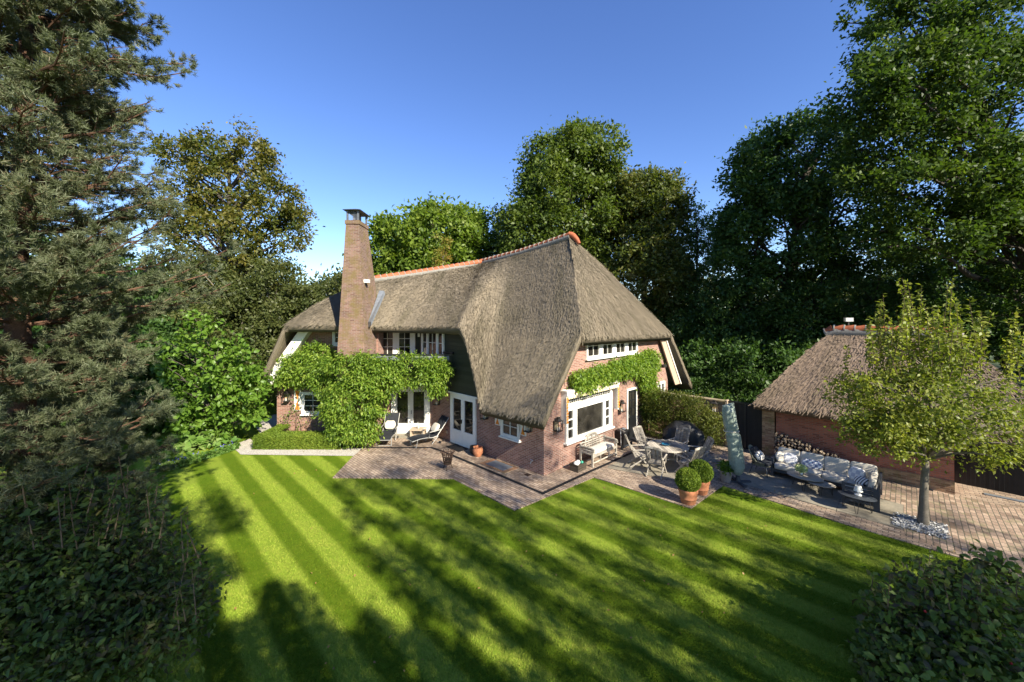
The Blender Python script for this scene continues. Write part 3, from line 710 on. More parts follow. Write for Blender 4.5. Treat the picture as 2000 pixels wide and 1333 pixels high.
fls = MB(); fls.hexa([(-6.38, 17.5, 5.05), (-6.18, 17.3, 5.12), (-6.16, 19.15, 6.62), (-6.40, 19.15, 6.6), (-6.38, 17.5, 5.3), (-6.20, 17.35, 5.30), (-6.20, 19.15, 6.78), (-6.45, 19.15, 6.8)])
fls.build('flashing', M['lead'], cho)
sl = MB(); sl.box(-6.52, -6.30, 17.3, 17.5, 7.02, 7.16); sl.box(-6.56, -6.5, 17.35, 17.45, 6.95, 7.05); sl.build('floodlight', M['white'], cho)

# ---------------------------------------------------------------- garage
gar = thing('thatched_garage', 'low brick garage with steep thatched roof and orange ridge behind the corner sofa', 'garage', UV(0, 19))
gw = MB(); gw.fbox(FR, -3.62, 1.05, 0, 2.3, -.3, 0); gw.fbox(Fr(UV(1.05, 18.59), V, U), 0, 1.3, 0, 2.3, -.3, 0); gw.fbox(Fr(UV(-3.62, 18.59), V, -U), 0, 5, 0, 2.3, -.3, 0)
gw.build('wall', M['brick_garage'], gar)
gp = MB(); gp.fbox(FR, -.9, 1.06, 0, .42, 0.002, .035); gp.build('wall_base', M['brick_mossy'], gar)
gd = MB(); gd.fbox(Fr(UV(1.05, 19.6), U, -V), 0, 2.0, 0.02, 2.4, -.1, 0); gd.build('garage_door', M['darkplank'], gar)
Fo = Fr(UV(0, 18.29 - .45), U, -V)
rl, rr = UV(-2.22, 21.1, 4.88), UV(1.15, 21.1, 4.84)
gfront = [(Fo.p(-4.28, 2.12), Fo.p(-4.28, 2.12).lerp(rl, .37), rl)]
for h in np.linspace(-3.2, 3.3, 7):
    f = (h + 4.28) / 7.58; t = rl.lerp(rr, f); b = Fo.p(h, 2.10); gfront.append((b, b.lerp(t, .37), t))
gleft = []
for v_ in np.linspace(24.4, 18.29 - .45, 6):
    b = UV(-4.28, v_, 2.12); f = (24.4 - v_) / 6.56; t = rl + V * (.5 - f) * .1; gleft.append((b, b.lerp(t, .37), t))
gback = [(UV(3.3, 24.4, 2.1), UV(3.3, 24.4, 2.1).lerp(rr, .37), rr), (UV(-4.28, 24.4, 2.1), UV(-4.28, 24.4, 2.1).lerp(rl, .37), rl)]
gright = []
for v_ in np.linspace(18.29 - .45, 24.4, 6):
    b = UV(3.3, v_, 2.1); gright.append((b, b.lerp(rr, .37), rr))
gro = thatch('roof', [patch(gfront, 50, 24, bulge=.12, thick=.25), patch(gleft, 30, 22, bulge=.10, thick=.25), patch(gback, 12, 12), patch(gright, 20, 12, thick=.25)], M['thatch_warm'], gar, 420, .2)
ridge('ridge_tile', [rl + U * -.15 + Zv * -.05, rl + U * .1 + Zv * .10, rr + Zv * .1, rr + U * .2], gro, .20, .33)
fl2 = thing('floodlight', 'small flat floodlight on a post above the orange ridge of the low garage', 'floodlight', rl + U * .55)
MB().box(fl2.location.x - .02, fl2.location.x + .02, fl2.location.y - .02, fl2.location.y + .02, 5.0, 5.32).build('post', M['iron'], fl2)
MB().box(fl2.location.x - .16, fl2.location.x + .16, fl2.location.y - .06, fl2.location.y + .04, 5.32, 5.48).build('lamp_head', M['steel'], fl2)
MB().box(fl2.location.x - .13, fl2.location.x + .13, fl2.location.y - .068, fl2.location.y - .061, 5.345, 5.455).build('lens', M['white'], fl2)
pf = thing('plank_fence', 'black plank fence at the far right beyond the driveway', 'fence', UV(6, 19.7))
m_ = MB(); m_.fbox(Fr(UV(0, 19.6), U, -V), 3.08, 10, .03, 1.9, -.06, 0); m_.build('plank_panel', M['darkplank'], pf)
for h in (3.1, 5.0, 6.9, 8.8): m_ = MB(); m_.fbox(Fr(UV(0, 19.6), U, -V), h, h + .1, 0, 2.0, .002, .09); m_.build('post', M['black'], pf)
# garden wall, gate and pillar
gwl = thing('garden_wall', 'mossy brick garden wall with capping between house and gate, half hidden by the hedge', 'wall', UV(-7, 18.1))
m_ = MB(); m_.fbox(FR, -8.75, -5.44, 0, 1.88, -.25, 0.0); m_.build('wall', M['brick_mossy'], gwl)
m_ = MB(); m_.fbox(FR, -8.75, -5.40, 1.88, 1.93, -.28, .03); m_.build('capping', M['brick_mossy'], gwl)
m_ = MB(); m_.fbox(FR, -5.44, -5.36, 0, 1.97, -.2, .03); m_.build('end_post', M['cream'], gwl)
gt = thing('garden_gate', 'tall black plank gate between the garden wall and the weathered brick pillar', 'gate', UV(-4.7, 18.2))
m_ = MB(); m_.fbox(FR, -5.33, -4.10, .05, 1.9, -.14, -.08); m_.build('plank_panel', M['darkplank'], gt)
m_ = MB(); m_.fbox(FR, -5.33, -4.10, 1.9, 1.96, -.16, -.05); m_.fbox(FR, -4.75, -4.68, .05, 1.9, -.08, -.05); m_.build('gate_frame', M['black'], gt)
MB().fbox(FR, -5.25, -5.21, 1.0, 1.12, -.08, -.03).build('handle', M['steel'], gt)
gp_ = thing('gate_pillar', 'square yellowed brick pillar between the black gate and the garage wall', 'pillar', UV(-3.88, 18.2))
m_ = MB(); m_.fbox(FR, -4.08, -3.66, 0, 2.1, -.4, .06); m_.build('pillar', M['brick_mossy'], gp_)
# ---------------------------------------------------------------- furniture and small things
DEG = math.degrees
def rot_for(d):           # rotation that turns local +Y towards the ground direction d
    return math.atan2(d.y, d.x) - math.pi / 2
# wall lanterns
M['bulb'] = plain('lamp_glass', (.65, .45, .22), .3, .5, var=.1)
M['mirror'] = plain('lantern_back', (.42, .36, .26), .25, .6, .7)
def make_lantern(loc, n, label, sc=1.0):
    t = thing('wall_lantern', label, 'lantern', (0, 0, 0), 0, 'black wall lanterns')
    f = MB(); w_, h_ = .12, .34
    for x in (-w_, w_):
        for y in (.04, .24): f.box(x - .009, x + .009, y - .009, y + .009, 0, h_)
    f.box(-w_ - .01, w_ + .01, .03, .25, -.015, .012); f.box(-w_ - .02, w_ + .02, .02, .26, h_, h_ + .02)
    f.hexa([(-w_, .05, h_ + .02), (w_, .05, h_ + .02), (w_, .23, h_ + .02), (-w_, .23, h_ + .02), (-.05, .10, h_ + .09), (.05, .10, h_ + .09), (.05, .18, h_ + .09), (-.05, .18, h_ + .09)])
    f.box(-.06, .06, .09, .19, h_ + .09, h_ + .14); f.box(-.03, .03, 0, .04, .08, .3)
    f.build('cage', M['iron'], t, False)
    b = MB(); b.box(-w_ + .012, w_ - .012, .045, .052, .02, h_ - .01); b.build('back_plate', M['mirror'], t, False)
    c_ = MB()
    for x in (-.05, 0, .05): c_.tube([(x, .14, .012), (x, .14, .12)], .012, 6)
    c_.build('candle', M['white'], t, False)
    c_ = MB()
    for x in (-.05, 0, .05): c_.lathe([(.004, .12), (.014, .14), (.003, .175)], (x, .14, 0), 8)
    c_.build('bulb', M['bulb'], t, False, smooth=True)
    return t
ln0 = make_lantern(None, None, 'black lantern on the sunny gable, left of the big bay window')
lant = [(FG, .62, 1.48, 'black lantern on the sunny gable, left of the big bay window'), (FG, 5.05, 1.42, 'black lantern on the sunny gable, between bay window and black door'),
        (FU, 6.30, 1.52, 'black lantern on shaded brick, between the two pairs of french doors'), (FU, 2.98, 1.48, 'black lantern on shaded brick, right of the shaded french doors'),
        (FU, .62, 1.46, 'black lantern under the lowest thatch, near the house corner'), (FL, -10.45, 1.62, 'black lantern above the climbing rose on the far left wing'),
        (FR, -5.85, 1.44, 'black lantern on the garden wall above the hedge, beside the gate')]
for i, (fr, h, z, lab) in enumerate(lant):
    o = ln0 if i == 0 else copy_tree(ln0)
    o['label'] = lab; o.location = fr.p(h, z, 0.002); o.rotation_euler = (0, 0, rot_for(fr.n))
# sun loungers
M['loungefab'] = plain('black_mesh_fabric', (.025, .027, .032), .85, .15, var=.25)
M['alu'] = plain('pale_aluminium', (.34, .33, .305), .45, .5, .4)
M['pillow_cream'] = plain('cream_pillow', (.52, .48, .41), .95, .1, var=.08)
def make_lounger():
    t = thing('sun_lounger', 'x', 'sun lounger', (0, 0, 0), 0, 'sun loungers by the french doors')
    f = MB()
    prof = [(-.78, .30), (-.45, .345), (-.15, .34), (.12, .30), (.35, .33)]
    for x in (-.31, .31):
        f.tube([(x, y, z) for y, z in prof] + [(x, .92, 1.02)], .018, 8)
        f.tube([(x, -.55, .33), (x, -.62, 0)], .018, 8); f.tube([(x, .15, .30), (x, .45, .02)], .018, 8); f.tube([(x, .40, .33), (x, .10, .02)], .018, 8)
        f.tube([(x * 1.08, -.05, .34), (x * 1.1, 0, .56), (x * 1.1, .42, .58), (x, .62, .62)], .02, 8)
    f.tube([(-.31, -.62, .02), (.31, -.62, .02)], .014, 6); f.tube([(-.31, -.79, .30), (.31, -.79, .30)], .018, 8); f.tube([(-.31, .92, 1.02), (.31, .92, 1.02)], .018, 8)
    f.build('frame', M['alu'], t, False, smooth=True)
    s = MB(); pts = prof
    for (a, b), (c_, d) in zip(pts[:-1], pts[1:]): s.hexa([(-.29, a, b), (.29, a, b), (.29, c_, d), (-.29, c_, d), (-.29, a, b + .02), (.29, a, b + .02), (.29, c_, d + .02), (-.29, c_, d + .02)])
    s.build('seat', M['loungefab'], t, False)
    b = MB(); b.hexa([(-.29, .36, .34), (.29, .36, .34), (.29, .92, 1.02), (-.29, .92, 1.02), (-.29, .34, .365), (.29, .34, .365), (.29, .90, 1.045), (-.29, .90, 1.045)])
    b.build('backrest', M['loungefab'], t, False)
    for x in (-.34, .34): MB().tube([(x - .02, .47, .05), (x + .02, .47, .05)], .06, 14).build('wheel', M['blackmat'], t, False)
    return t
lg = make_lounger()
def pillow(name, label, loc, sx, sy, sz, rx, rz, mat, cat='pillow', group=None, patt=None):
    Mx = Matrix.Rotation(rz, 3, 'Z') @ Matrix.Rotation(rx, 3, 'X')
    o = MB().cushion((0, 0, 0), sx, sy, sz, .5, None, 24, 12, .55).build(name, mat, smooth=True)
    o.rotation_euler = (rx, 0, rz); o.location = loc
    return tag(o, label, cat, group)
d1 = (G(753, 872) - G(752, 858)); d1 = Vector((.02, -1, 0)).normalized()
lg.location = G(755, 866) + Vector((0, .15, .022)); lg.rotation_euler = (0, 0, rot_for(Vector((-.05, 1, 0)))); lg['label'] = 'black sun lounger beside the wisteria, its foot end pointing at the lawn'
lg2 = copy_tree(lg); lg2.location = G(832, 869) + Vector((0, .1, .022)); lg2.rotation_euler = (0, 0, rot_for(Vector((.78, .62, 0)))); lg2['label'] = 'black sun lounger turned to the left, by the white lantern table'
def on(o, x, y, z):
    return o.location + Matrix.Rotation(o.rotation_euler.z, 3, 'Z') @ Vector((x, y, z))
for o, lab in ((lg, 'plain cream pillow on the lounger beside the wisteria'), (lg2, 'cream pillow with dark edging on the lounger beside the lantern table')):
    pillow('pillow', lab, on(o, 0, .42, .62), .50, .16, .42, R(-38), o.rotation_euler.z, M['pillow_cream'])
# little table with glass lantern
st = thing('side_table', 'small pale wooden side table between the two sun loungers', 'table', G(817, 857) + Zv * .022)
m_ = MB(); m_.box(-.34, .34, -.25, .25, .40, .44); m_.build('table_top', M['cream'], st, False)
for x in (-.29, .29):
    m_ = MB(); m_.box(x - .03, x + .03, -.22, .22, 0, .399); m_.build('leg', M['cream'], st, False)
m_ = MB(); m_.box(-.259, .259, -.2, .2, .12, .15); m_.build('shelf', M['cream'], st, False)
gl = thing('table_lantern', 'round wire lantern standing on the pale side table', 'lantern', on(st, .0, 0, .44))
m_ = MB()
for k in range(8):
    t_ = 2 * math.pi * k / 8; m_.tube([(.09 * math.cos(t_) * math.sin(a), .09 * math.sin(t_) * math.sin(a), .13 - .12 * math.cos(a)) for a in np.linspace(.2, 2.9, 9)], .006, 5)
m_.tube([(.04 * math.cos(a), 0, .25 + .05 * math.sin(a)) for a in np.linspace(0, 3.14, 7)], .005, 5); m_.lathe([(.05, 0), (.05, .02)], n=12)
m_.build('wire_cage', M['steel'], gl, False); MB().tube([(0, 0, .02), (0, 0, .12)], .035, 10).build('candle', M['white'], gl, False)
# log basket
bk = thing('wicker_basket', 'round brown wicker basket of split logs at the foot of the wisteria', 'basket', G(727, 871) + Zv * .022)
m_ = MB(); m_.lathe([(.22, 0), (.26, .18), (.27, .36), (.25, .37), (.24, .34), (.2, .05)], n=28, wob=.01)
for k in range(28):
    t_ = 2 * math.pi * k / 28; m_.tube([(.225 * math.cos(t_), .225 * math.sin(t_), .01), (.27 * math.cos(t_), .27 * math.sin(t_), .18), (.28 * math.cos(t_), .28 * math.sin(t_), .36)], .012, 5)
m_.build('weave', M['wicker'], bk, False)
for k in range(5):
    a = k * 1.26; lo = MB().tube([(.1 * math.cos(a), .1 * math.sin(a), .1), (.15 * math.cos(a + .4), .15 * math.sin(a + .4), .46 + .05 * (k % 3))], .055, 7).build('firewood_log', M['log'])
    lo.location = bk.location; tag(lo, 'split log standing upright in the round wicker basket', 'log', 'logs in the wicker basket')
# fire basket
fb_ = thing('fire_basket', 'rusty iron fire basket with curled rim in the middle of the brick patio', 'fire basket', G(874, 918) + Zv * .022)
m_ = MB()
for k in range(16):
    t_ = 2 * math.pi * k / 16; c_, s_ = math.cos(t_), math.sin(t_)
    m_.tube([(.13 * c_, .13 * s_, .20), (.19 * c_, .19 * s_, .55), (.22 * c_, .22 * s_, .64), (.255 * c_, .255 * s_, .645), (.265 * c_, .265 * s_, .60)], .012, 5)
for r_, z_ in ((.135, .20), (.155, .33), (.178, .47), (.195, .57)):
    m_.tube([(r_ * math.cos(a), r_ * math.sin(a), z_) for a in np.linspace(0, 2 * math.pi, 25)], .014, 5, False)
m_.lathe([(.13, .19), (.13, .20)], n=16)
m_.build('bar_cage', M['rust'], fb_, False)
for k in range(3):
    t_ = 2.1 * k + .5; m_ = MB().tube([(.12 * math.cos(t_), .12 * math.sin(t_), .20), (.19 * math.cos(t_), .19 * math.sin(t_), 0)], .013, 6); m_.build('leg', M['rust'], fb_, False)
m_ = MB(); [m_.tube([(-.1, .03 * k, .24 + .05 * k), (.1, -.02 * k, .25 + .05 * k)], .035, 7) for k in range(-1, 4)]; tag(m_.build('charred_wood', M['barkdark']), 'charred wood lying inside the iron fire basket', 'wood').location = fb_.location
# pots by the french doors
m_ = MB(); m_.lathe([(.12, 0), (.19, .10), (.20, .2), (.17, .28), (.185, .30), (.16, .30), (.14, .1)], n=24); po = tag(m_.build('flower_pot', M['iron'], smooth=True), 'dark glazed pot by the french doors, left of the terracotta bowl', 'pot'); po.location = FU.p(3.42, 0, .28) + Zv * .022
m_ = MB(); m_.lathe([(.12, 0), (.20, .14), (.21, .25), (.17, .34), (.19, .37), (.165, .37), (.14, .1)], n=24); po = tag(m_.build('flower_pot', M['terracotta'], smooth=True), 'round terracotta pot against the shaded brick wall by the french doors', 'pot'); po.location = FU.p(3.10, 0, .36) + Zv * .022
# mats and covers
def flat(name, label, cat, pts, h, mat, z=.022):
    m_ = MB(); n = len(pts); c_ = sum((Vector(p) for p in pts), Vector()) / n
    m_.add([(p - c_) for p in pts] + [(p - c_) + Zv * h for p in pts], [list(range(n))[::-1], list(range(n, 2 * n))] + [(i, (i + 1) % n, n + (i + 1) % n, n + i) for i in range(n)])
    o = m_.build(name, mat); o.location = c_ + Zv * z
    return tag(o, label, cat)
flat('door_mat', 'black door mat in front of the shaded french doors', 'door mat', [FU.p(h, 0, d) for h, d in ((4.0, .12), (4.9, .12), (4.9, .62), (4.0, .62))], .02, M['blackmat'])
flat('door_mat', 'black door mat in front of the black garden door', 'door mat', [FG.p(h, 0, d) for h, d in ((5.6, .06), (6.65, .06), (6.65, .75), (5.6, .75))], .02, M['blackmat'])
flat('cellar_hatch', 'pale blue-grey metal hatch in the paving by the shaded wall', 'hatch', [FU.p(h, 0, d) for h, d in ((1.28, .22), (2.22, .22), (2.22, .72), (1.28, .72))], .03, M['lead'])
flat('hatch_surround', 'mossy brick border set round the blue-grey hatch', 'border', [FU.p(h, 0, d) for h, d in ((1.1, .12), (2.45, .12), (2.45, .84), (1.1, .84))], .016, M['brick_mossy'])
flat('drain_cover', 'small rusty square drain cover in the paving by the house corner', 'drain cover', [FU.p(h, 0, d) for h, d in ((.36, .25), (.54, .25), (.54, .43), (.36, .43))], .014, M['rust'])
flat('threshold_drain', 'long pale drain grating before the dark garage doors', 'drain', [UV(u, v) for u, v in ((1.7, 18.9), (2.9, 18.9), (2.9, 19.05), (1.7, 19.05))], .02, M['lead'], .028)
# garden bench
M['tick'] = stripemat('striped_seat_fabric', (.60, .56, .50), (.36, .335, .31), .11, 0, .35)
bn = thing('garden_bench', 'weathered teak bench with high curved slatted back under the bay window', 'bench', (0, 0, 0))
m_ = MB()
for k in range(6): m_.box(-.80, .80, -.25 + k * .085, -.18 + k * .085, .40, .425)
m_.build('seat', M['teak'], bn, False)
m_ = MB(); m_.box(-.82, .82, -.28, -.25, .33, .40); m_.box(-.82, .82, .24, .27, .33, .40); m_.box(-.8, .8, -.02, .02, .16, .19); m_.box(-.82, .82, -.275, -.255, .12, .16)
for x in (-.3, .3): m_.box(x - .02, x + .02, -.28, -.24, .12, .33)
m_.build('apron', M['teak'], bn, False)
def bcurve(x): a = abs(x); return .96 if a < .12 else (.96 - .03 * (a - .12) / .2 if a < .32 else (.92 - .22 * (a - .32) / .16 if a < .48 else .70 + .03 * math.sin((a - .48) * 9)))
m_ = MB(); xs = np.linspace(-.80, .80, 41)
m_.tube([(x, .27 + .12 * (bcurve(x) - .4), bcurve(x)) for x in xs], .032, 6)
for k in range(6):
    z = .47 + .08 * k; hw = max([abs(x) for x in xs if bcurve(x) > z + .03] + [.1]); m_.bar((-hw, .27 + .12 * (z - .4), z), (hw, .27 + .12 * (z - .4), z), .02, .045)
for x in (-.5, -.27, 0, .27, .5): m_.bar((x, .262, .42), (x, .262 + .12 * (bcurve(x) - .42), bcurve(x)), .03, .03)
m_.build('backrest', M['teak'], bn, False)
for x in (-.82, .82):
    m_ = MB(); m_.tube([(x, .30, .66), (x, 0, .665), (x, -.24, .66), (x, -.32, .63), (x, -.33, .57), (x, -.28, .56)], .034, 8)
    for z in (.47, .53, .59): m_.box(x - .012, x + .012, -.24, .27, z, z + .035)
    m_.build('armrest', M['teak'], bn, False)
    for y in (-.26, .26): m_ = MB(); m_.box(x - .032, x + .032, y - .032, y + .032, 0, .65 if y < 0 else .72); m_.build('leg', M['teak'], bn, False)
bn.location = FG.p(2.66, .022, .50); bn.rotation_euler = (0, 0, rot_for(-U))
cu = MB().cushion((0, 0, 0), 1.45, .46, .09, .3, None, 32, 8).build('seat_cushion', M['tick'], smooth=True); cu.rotation_euler = bn.rotation_euler; cu.location = on(bn, .05, -.03, .465); tag(cu, 'long striped cushion lying on the weathered teak bench', 'cushion')
# crate of toys
cr = thing('wooden_crate', 'dark wooden crate of balls at the left end of the teak bench', 'crate', FG.p(1.28, .022, .52), rot_for(-U))
m_ = MB()
for k in range(3):
    z = .02 + k * .085; m_.box(-.26, .26, -.18, -.16, z, z + .075); m_.box(-.26, .26, .16, .18, z, z + .075); m_.box(-.26, -.24, -.159, .159, z, z + .075); m_.box(.24, .26, -.159, .159, z, z + .075)
m_.box(-.25, .25, -.17, .17, 0, .02); m_.build('slat_side', M['crate'], cr, False)
M['greentoy'] = plain('green_plastic', (.03, .25, .17), .4); M['whitetoy'] = plain('white_ball_skin', (.7, .68, .64), .5)
for k, (x, y, r_, mt, lab) in enumerate(((-.12, 0, .10, 'whitetoy', 'white ball lying in the dark wooden crate'), (.06, .05, .085, 'whitetoy', 'smaller white ball in the middle of the dark crate'), (.16, -.05, .06, 'greentoy', 'green ball lying in the dark wooden crate'))):
    q = MB().lathe([(r_ * math.sin(a), -r_ * math.cos(a)) for a in np.linspace(.05, 3.09, 10)], n=18).build('ball', M[mt], smooth=True); q.location = on(cr, x, y, .24); tag(q, lab, 'ball')
# kick scooter and bin by the door
ks = thing('kick_scooter', 'dark folded kick scooter leaning beside the black garden door', 'scooter', FG.p(4.75, .022, .55), rot_for(-U))
m_ = MB(); m_.box(-.35, .25, -.05, .05, .07, .09); m_.build('deck', M['charcoal'], ks, False)
m_ = MB(); m_.tube([(-.33, 0, .08), (-.42, .05, .15), (-.30, .14, .78)], .02, 8); m_.build('stem', M['steel'], ks, False)
m_ = MB(); m_.tube([(-.42, -.15, .76), (-.30, .14, .80), (-.18, .42, .78)], .018, 8); m_.build('handlebar', M['alu'], ks, False)
for x in (-.42, .33): MB().tube([(x, -.02, .09), (x, .02, .09)], .09, 16).build('wheel', M['blackmat'], ks, False)
bi = thing('storage_bin', 'black lidded bin with a pale cap against the gable, left of the garden door', 'bin', FG.p(4.9, .022, .24), rot_for(-U))
m_ = MB(); m_.hexa([(-.2, -.17, 0), (.2, -.17, 0), (.2, .17, 0), (-.2, .17, 0), (-.25, -.2, .58), (.25, -.2, .58), (.25, .2, .58), (-.25, .2, .58)]); m_.build('bin_body', M['bbq'], bi, False, bevel=.02)
m_ = MB(); m_.cushion((0, 0, .61), .54, .44, .10, .4); m_.build('lid', M['bbq'], bi, False, smooth=True)
MB().lathe([(.09, .0), (.10, .03), (.05, .07)], (.1, 0, .655), 16).build('cap', M['lead'], bi, False, smooth=True)
# dining table and chairs
tb = thing('garden_table', 'round weathered teak slatted table ringed by folding chairs', 'table', (5.75, 14.55, .034))
m_ = MB(); r_ = .72
for k in range(15):
    x = -r_ + .05 + k * (2 * r_ - .1) / 14; hw = math.sqrt(max(0, r_ ** 2 - x * x)) - .03
    if hw > .08: m_.box(x - .043, x + .043, -hw, hw, .71, .735)
ring = [(r_ * math.cos(a), r_ * math.sin(a)) for a in np.linspace(0, 2 * math.pi, 37)]
for (a, b), (c_, d) in zip(ring[:-1], ring[1:]):
    q = .93; m_.hexa([(a, b, .70), (c_, d, .70), (c_ * q, d * q, .70), (a * q, b * q, .70), (a, b, .74), (c_, d, .74), (c_ * q, d * q, .74), (a * q, b * q, .74)])
m_.build('table_top', M['teaktable'], tb, False)
m_ = MB(); m_.box(-.5, .5, -.03, .03, .64, .70); m_.box(-.03, .03, -.5, .5, .635, .695); m_.box(-.35, .35, -.02, .02, .2, .25); m_.build('frame', M['teak'], tb, False)
for sx in (-1, 1):
    for sy in (-1, 1): MB().bar((sx * .40, sy * .40, 0), (sx * .30, sy * .30, .70), .06, .06).build('leg', M['teak'], tb, False)
bo_ = MB().lathe([(.06, 0), (.12, .02), (.15, .06), (.14, .06), (.11, .03), (.02, .02)], n=24).build('bowl', plain('blue_glaze', (.012, .09, .16), .3, .5), smooth=True); bo_.location = tb.location + Vector((-.08, -.02, .741)); tag(bo_, 'blue bowl on the round teak table', 'bowl')
def make_chair():
    t = thing('folding_chair', 'x', 'chair', (0, 0, 0), 0, 'teak folding chairs round the garden table')
    m_ = MB()
    for k in range(7): m_.box(-.23, .23, -.23 + k * .066, -.175 + k * .066, .41, .43)
    m_.box(-.25, -.225, -.24, .24, .385, .432); m_.box(.225, .25, -.24, .24, .385, .432); m_.build('seat', M['teak'], t, False)
    m_ = MB(); y0, y1, z0, z1 = .22, .50, .43, 1.06
    for k in range(13): x = -.216 + k * .036; m_.bar((x, y0, z0), (x * 1.02, y1, z1 - .04 * abs(x) / .216), .014, .022)
    m_.bar((-.25, y0 - .02, z0 - .05), (-.25, y1, z1 - .03), .03, .045); m_.bar((.25, y0 - .02, z0 - .05), (.25, y1, z1 - .03), .03, .045)
    for i in range(8):
        xa, xb = -.26 + .065 * i, -.26 + .065 * (i + 1); f_ = lambda x: z1 - .45 * x * x
        m_.bar((xa, y1, f_(xa)), (xb, y1, f_(xb)), .03, .07)
    m_.build('backrest', M['teak'], t, False)
    for x in (-.28, .28):
        m_ = MB(); m_.tube([(x, -.30, .655), (x, -.1, .66), (x, .1, .65), (x, .31, .63)], [.028, .026, .022, .02], 6); m_.bar((x * .97, -.24, .40), (x, -.20, .65), .03, .03); m_.build('armrest', M['teak'], t, False)
        MB().bar((x * .95, -.34, 0), (x * .95, .30, .66), .028, .045).build('leg', M['teak'], t, False)
        MB().bar((x * .85, .40, 0), (x * .85, -.22, .41), .028, .045).build('leg', M['teak'], t, False)
    MB().box(-.25, .25, -.25, -.225, .15, .18).build('stretcher', M['teak'], t, False)
    return t
ch0 = make_chair(); tc = tb.location
spots = [((5.30, 15.42), None, 'teak folding chair behind the round table, before the wisteria stem and the brick wall'), ((4.72, 14.55), None, 'teak folding chair seen from the side, between bench and round table'), ((5.02, 13.72), None, 'teak folding chair with its back to the lawn, left of the box balls'),
         ((6.45, 15.35), None, 'teak folding chair before the black barbecue cover, facing the lawn'), ((6.12, 13.72), None, 'teak folding chair just behind the clipped box balls, tilted slat back'), ((6.75, 14.42), None, 'teak folding chair between barbecue cover and green parasol, side of the table nearest the gate')]
for i, ((x, y), _, lab) in enumerate(spots):
    o = ch0 if i == 0 else copy_tree(ch0)
    o['label'] = lab; o.location = (x, y, .034); o.rotation_euler = (0, 0, rot_for(Vector((x, y, 0)) - Vector((tc.x, tc.y, 0))) + (.12, -.1, .15, -.12, .05, 0)[i])
# barbecue under a cover
bq = thing('covered_barbecue', 'barbecue under a fitted black cover in front of the hedge', 'barbecue', (7.05, 16.25, .022), rot_for(Vector((.35, 1, 0))))
m_ = MB()
prof = [(-.78, 0), (-.78, .78), (-.55, 1.0), (-.32, 1.16), (.25, 1.18), (.50, 1.02), (.78, .80), (.78, 0)]
n = 28; rows = [(-.33, .0, 1.02), (-.34, .75, 1.0), (-.26, .92, .97), (-.1, 1, .95), (.15, 1, .95), (.30, .88, .98), (.33, .7, 1.0), (.33, .0, 1.02)]
vs, fs = [], []
xs_ = np.linspace(-.78, .78, n)
for j, (y, hz, sx) in enumerate(rows):
    for i, x in enumerate(xs_):
        zt = np.interp(x, [p[0] for p in prof[1:-1]], [p[1] for p in prof[1:-1]]); vs.append((x * sx + .01 * math.sin(j * 3 + i), y + .012 * math.sin(i * 1.3 + j), zt * hz))
for j in range(len(rows) - 1): fs += [(j * n + i, j * n + i + 1, (j + 1) * n + i + 1, (j + 1) * n + i) for i in range(n - 1)]
fs += [[j * n for j in range(len(rows))], [j * n + n - 1 for j in range(len(rows))][::-1]]
m_.add(vs, fs); co_ = m_.build('fabric_cover', M['bbq'], bq, False, smooth=True)
m_ = MB()
for k in range(5): m_.hexa([(x, y, z) for z in (.99, 1.04) for x, y in ((-.36 + k * .045, -.275 + (z - .99) * 1.2), (-.328 + k * .045, -.275 + (z - .99) * 1.2), (-.328 + k * .045, -.2), (-.36 + k * .045, -.2))])
m_.build('lettering', M['white'], bq, False)
MB().hexa([(x, y, z) for z in (.985, 1.045) for x, y in ((-.125, -.28 + (z - .985) * 1.2), (-.065, -.28 + (z - .985) * 1.2), (-.065, -.2), (-.125, -.2))]).build('red_badge', plain('red_badge', (.5, .03, .03), .5), bq, False)
# parasol under a cover
pa = thing('covered_parasol', 'closed parasol in a crumpled pale green cover, leaning on a dark stand', 'parasol', G(1441, 944) + Zv * .03)
m_ = MB(); n = 48; vs, fs = [], []
zs = np.linspace(.26, 2.58, 60)
for j, z in enumerate(zs):
    f_ = (z - .26) / 2.32; cx = -.02 - .27 * f_ + (.03 * math.sin(f_ * 5)); a = np.interp(f_, [0, .04, .1, .5, .9, 1], [.10, .19, .235, .225, .205, .185]); b = np.interp(f_, [0, .04, .1, .5, .9, 1], [.10, .16, .2, .17, .15, .06])
    for k in range(n):
        t_ = 2 * math.pi * k / n; wv = 1 + .05 * math.sin(3 * t_ + 7 * f_) + .035 * math.sin(7 * t_ - 16 * f_) + .05 * noise.noise(Vector((math.cos(t_) * 2, math.sin(t_) * 2, z * 4))) + .07 * noise.noise(Vector((math.cos(t_) * 5, math.sin(t_) * 5, z * 9))) - (.10 if abs(f_ - .62) < .03 else 0)
        vs.append((cx + a * wv * math.cos(t_), b * wv * math.sin(t_), z + (.06 * math.cos(t_) if j == 59 else 0)))
for j in range(59): fs += [(j * n + k, j * n + (k + 1) % n, (j + 1) * n + (k + 1) % n, (j + 1) * n + k) for k in range(n)]
fs += [list(range(n))[::-1], [59 * n + k for k in range(n)]]
m_.add(vs, fs); m_.build('fabric_cover', M['cover'], pa, False, smooth=True)
MB().tube([(-.21 + .245 * math.cos(a), .165 * math.sin(a), 1.70) for a in np.linspace(0, 6.2832, 25)], .014, 5, False).build('strap', M['canvas'], pa, False)
MB().tube([(0, 0, 0), (-.03, 0, .4)], .035, 10).build('pole', M['charcoal'], pa, False)
m_ = MB(); m_.box(-.42, .42, -.05, .05, 0, .05); m_.box(-.05, .05, -.42, .42, .002, .052); m_.lathe([(.08, .05), (.06, .2)], n=12); m_.build('stand', M['charcoal'], pa, False)
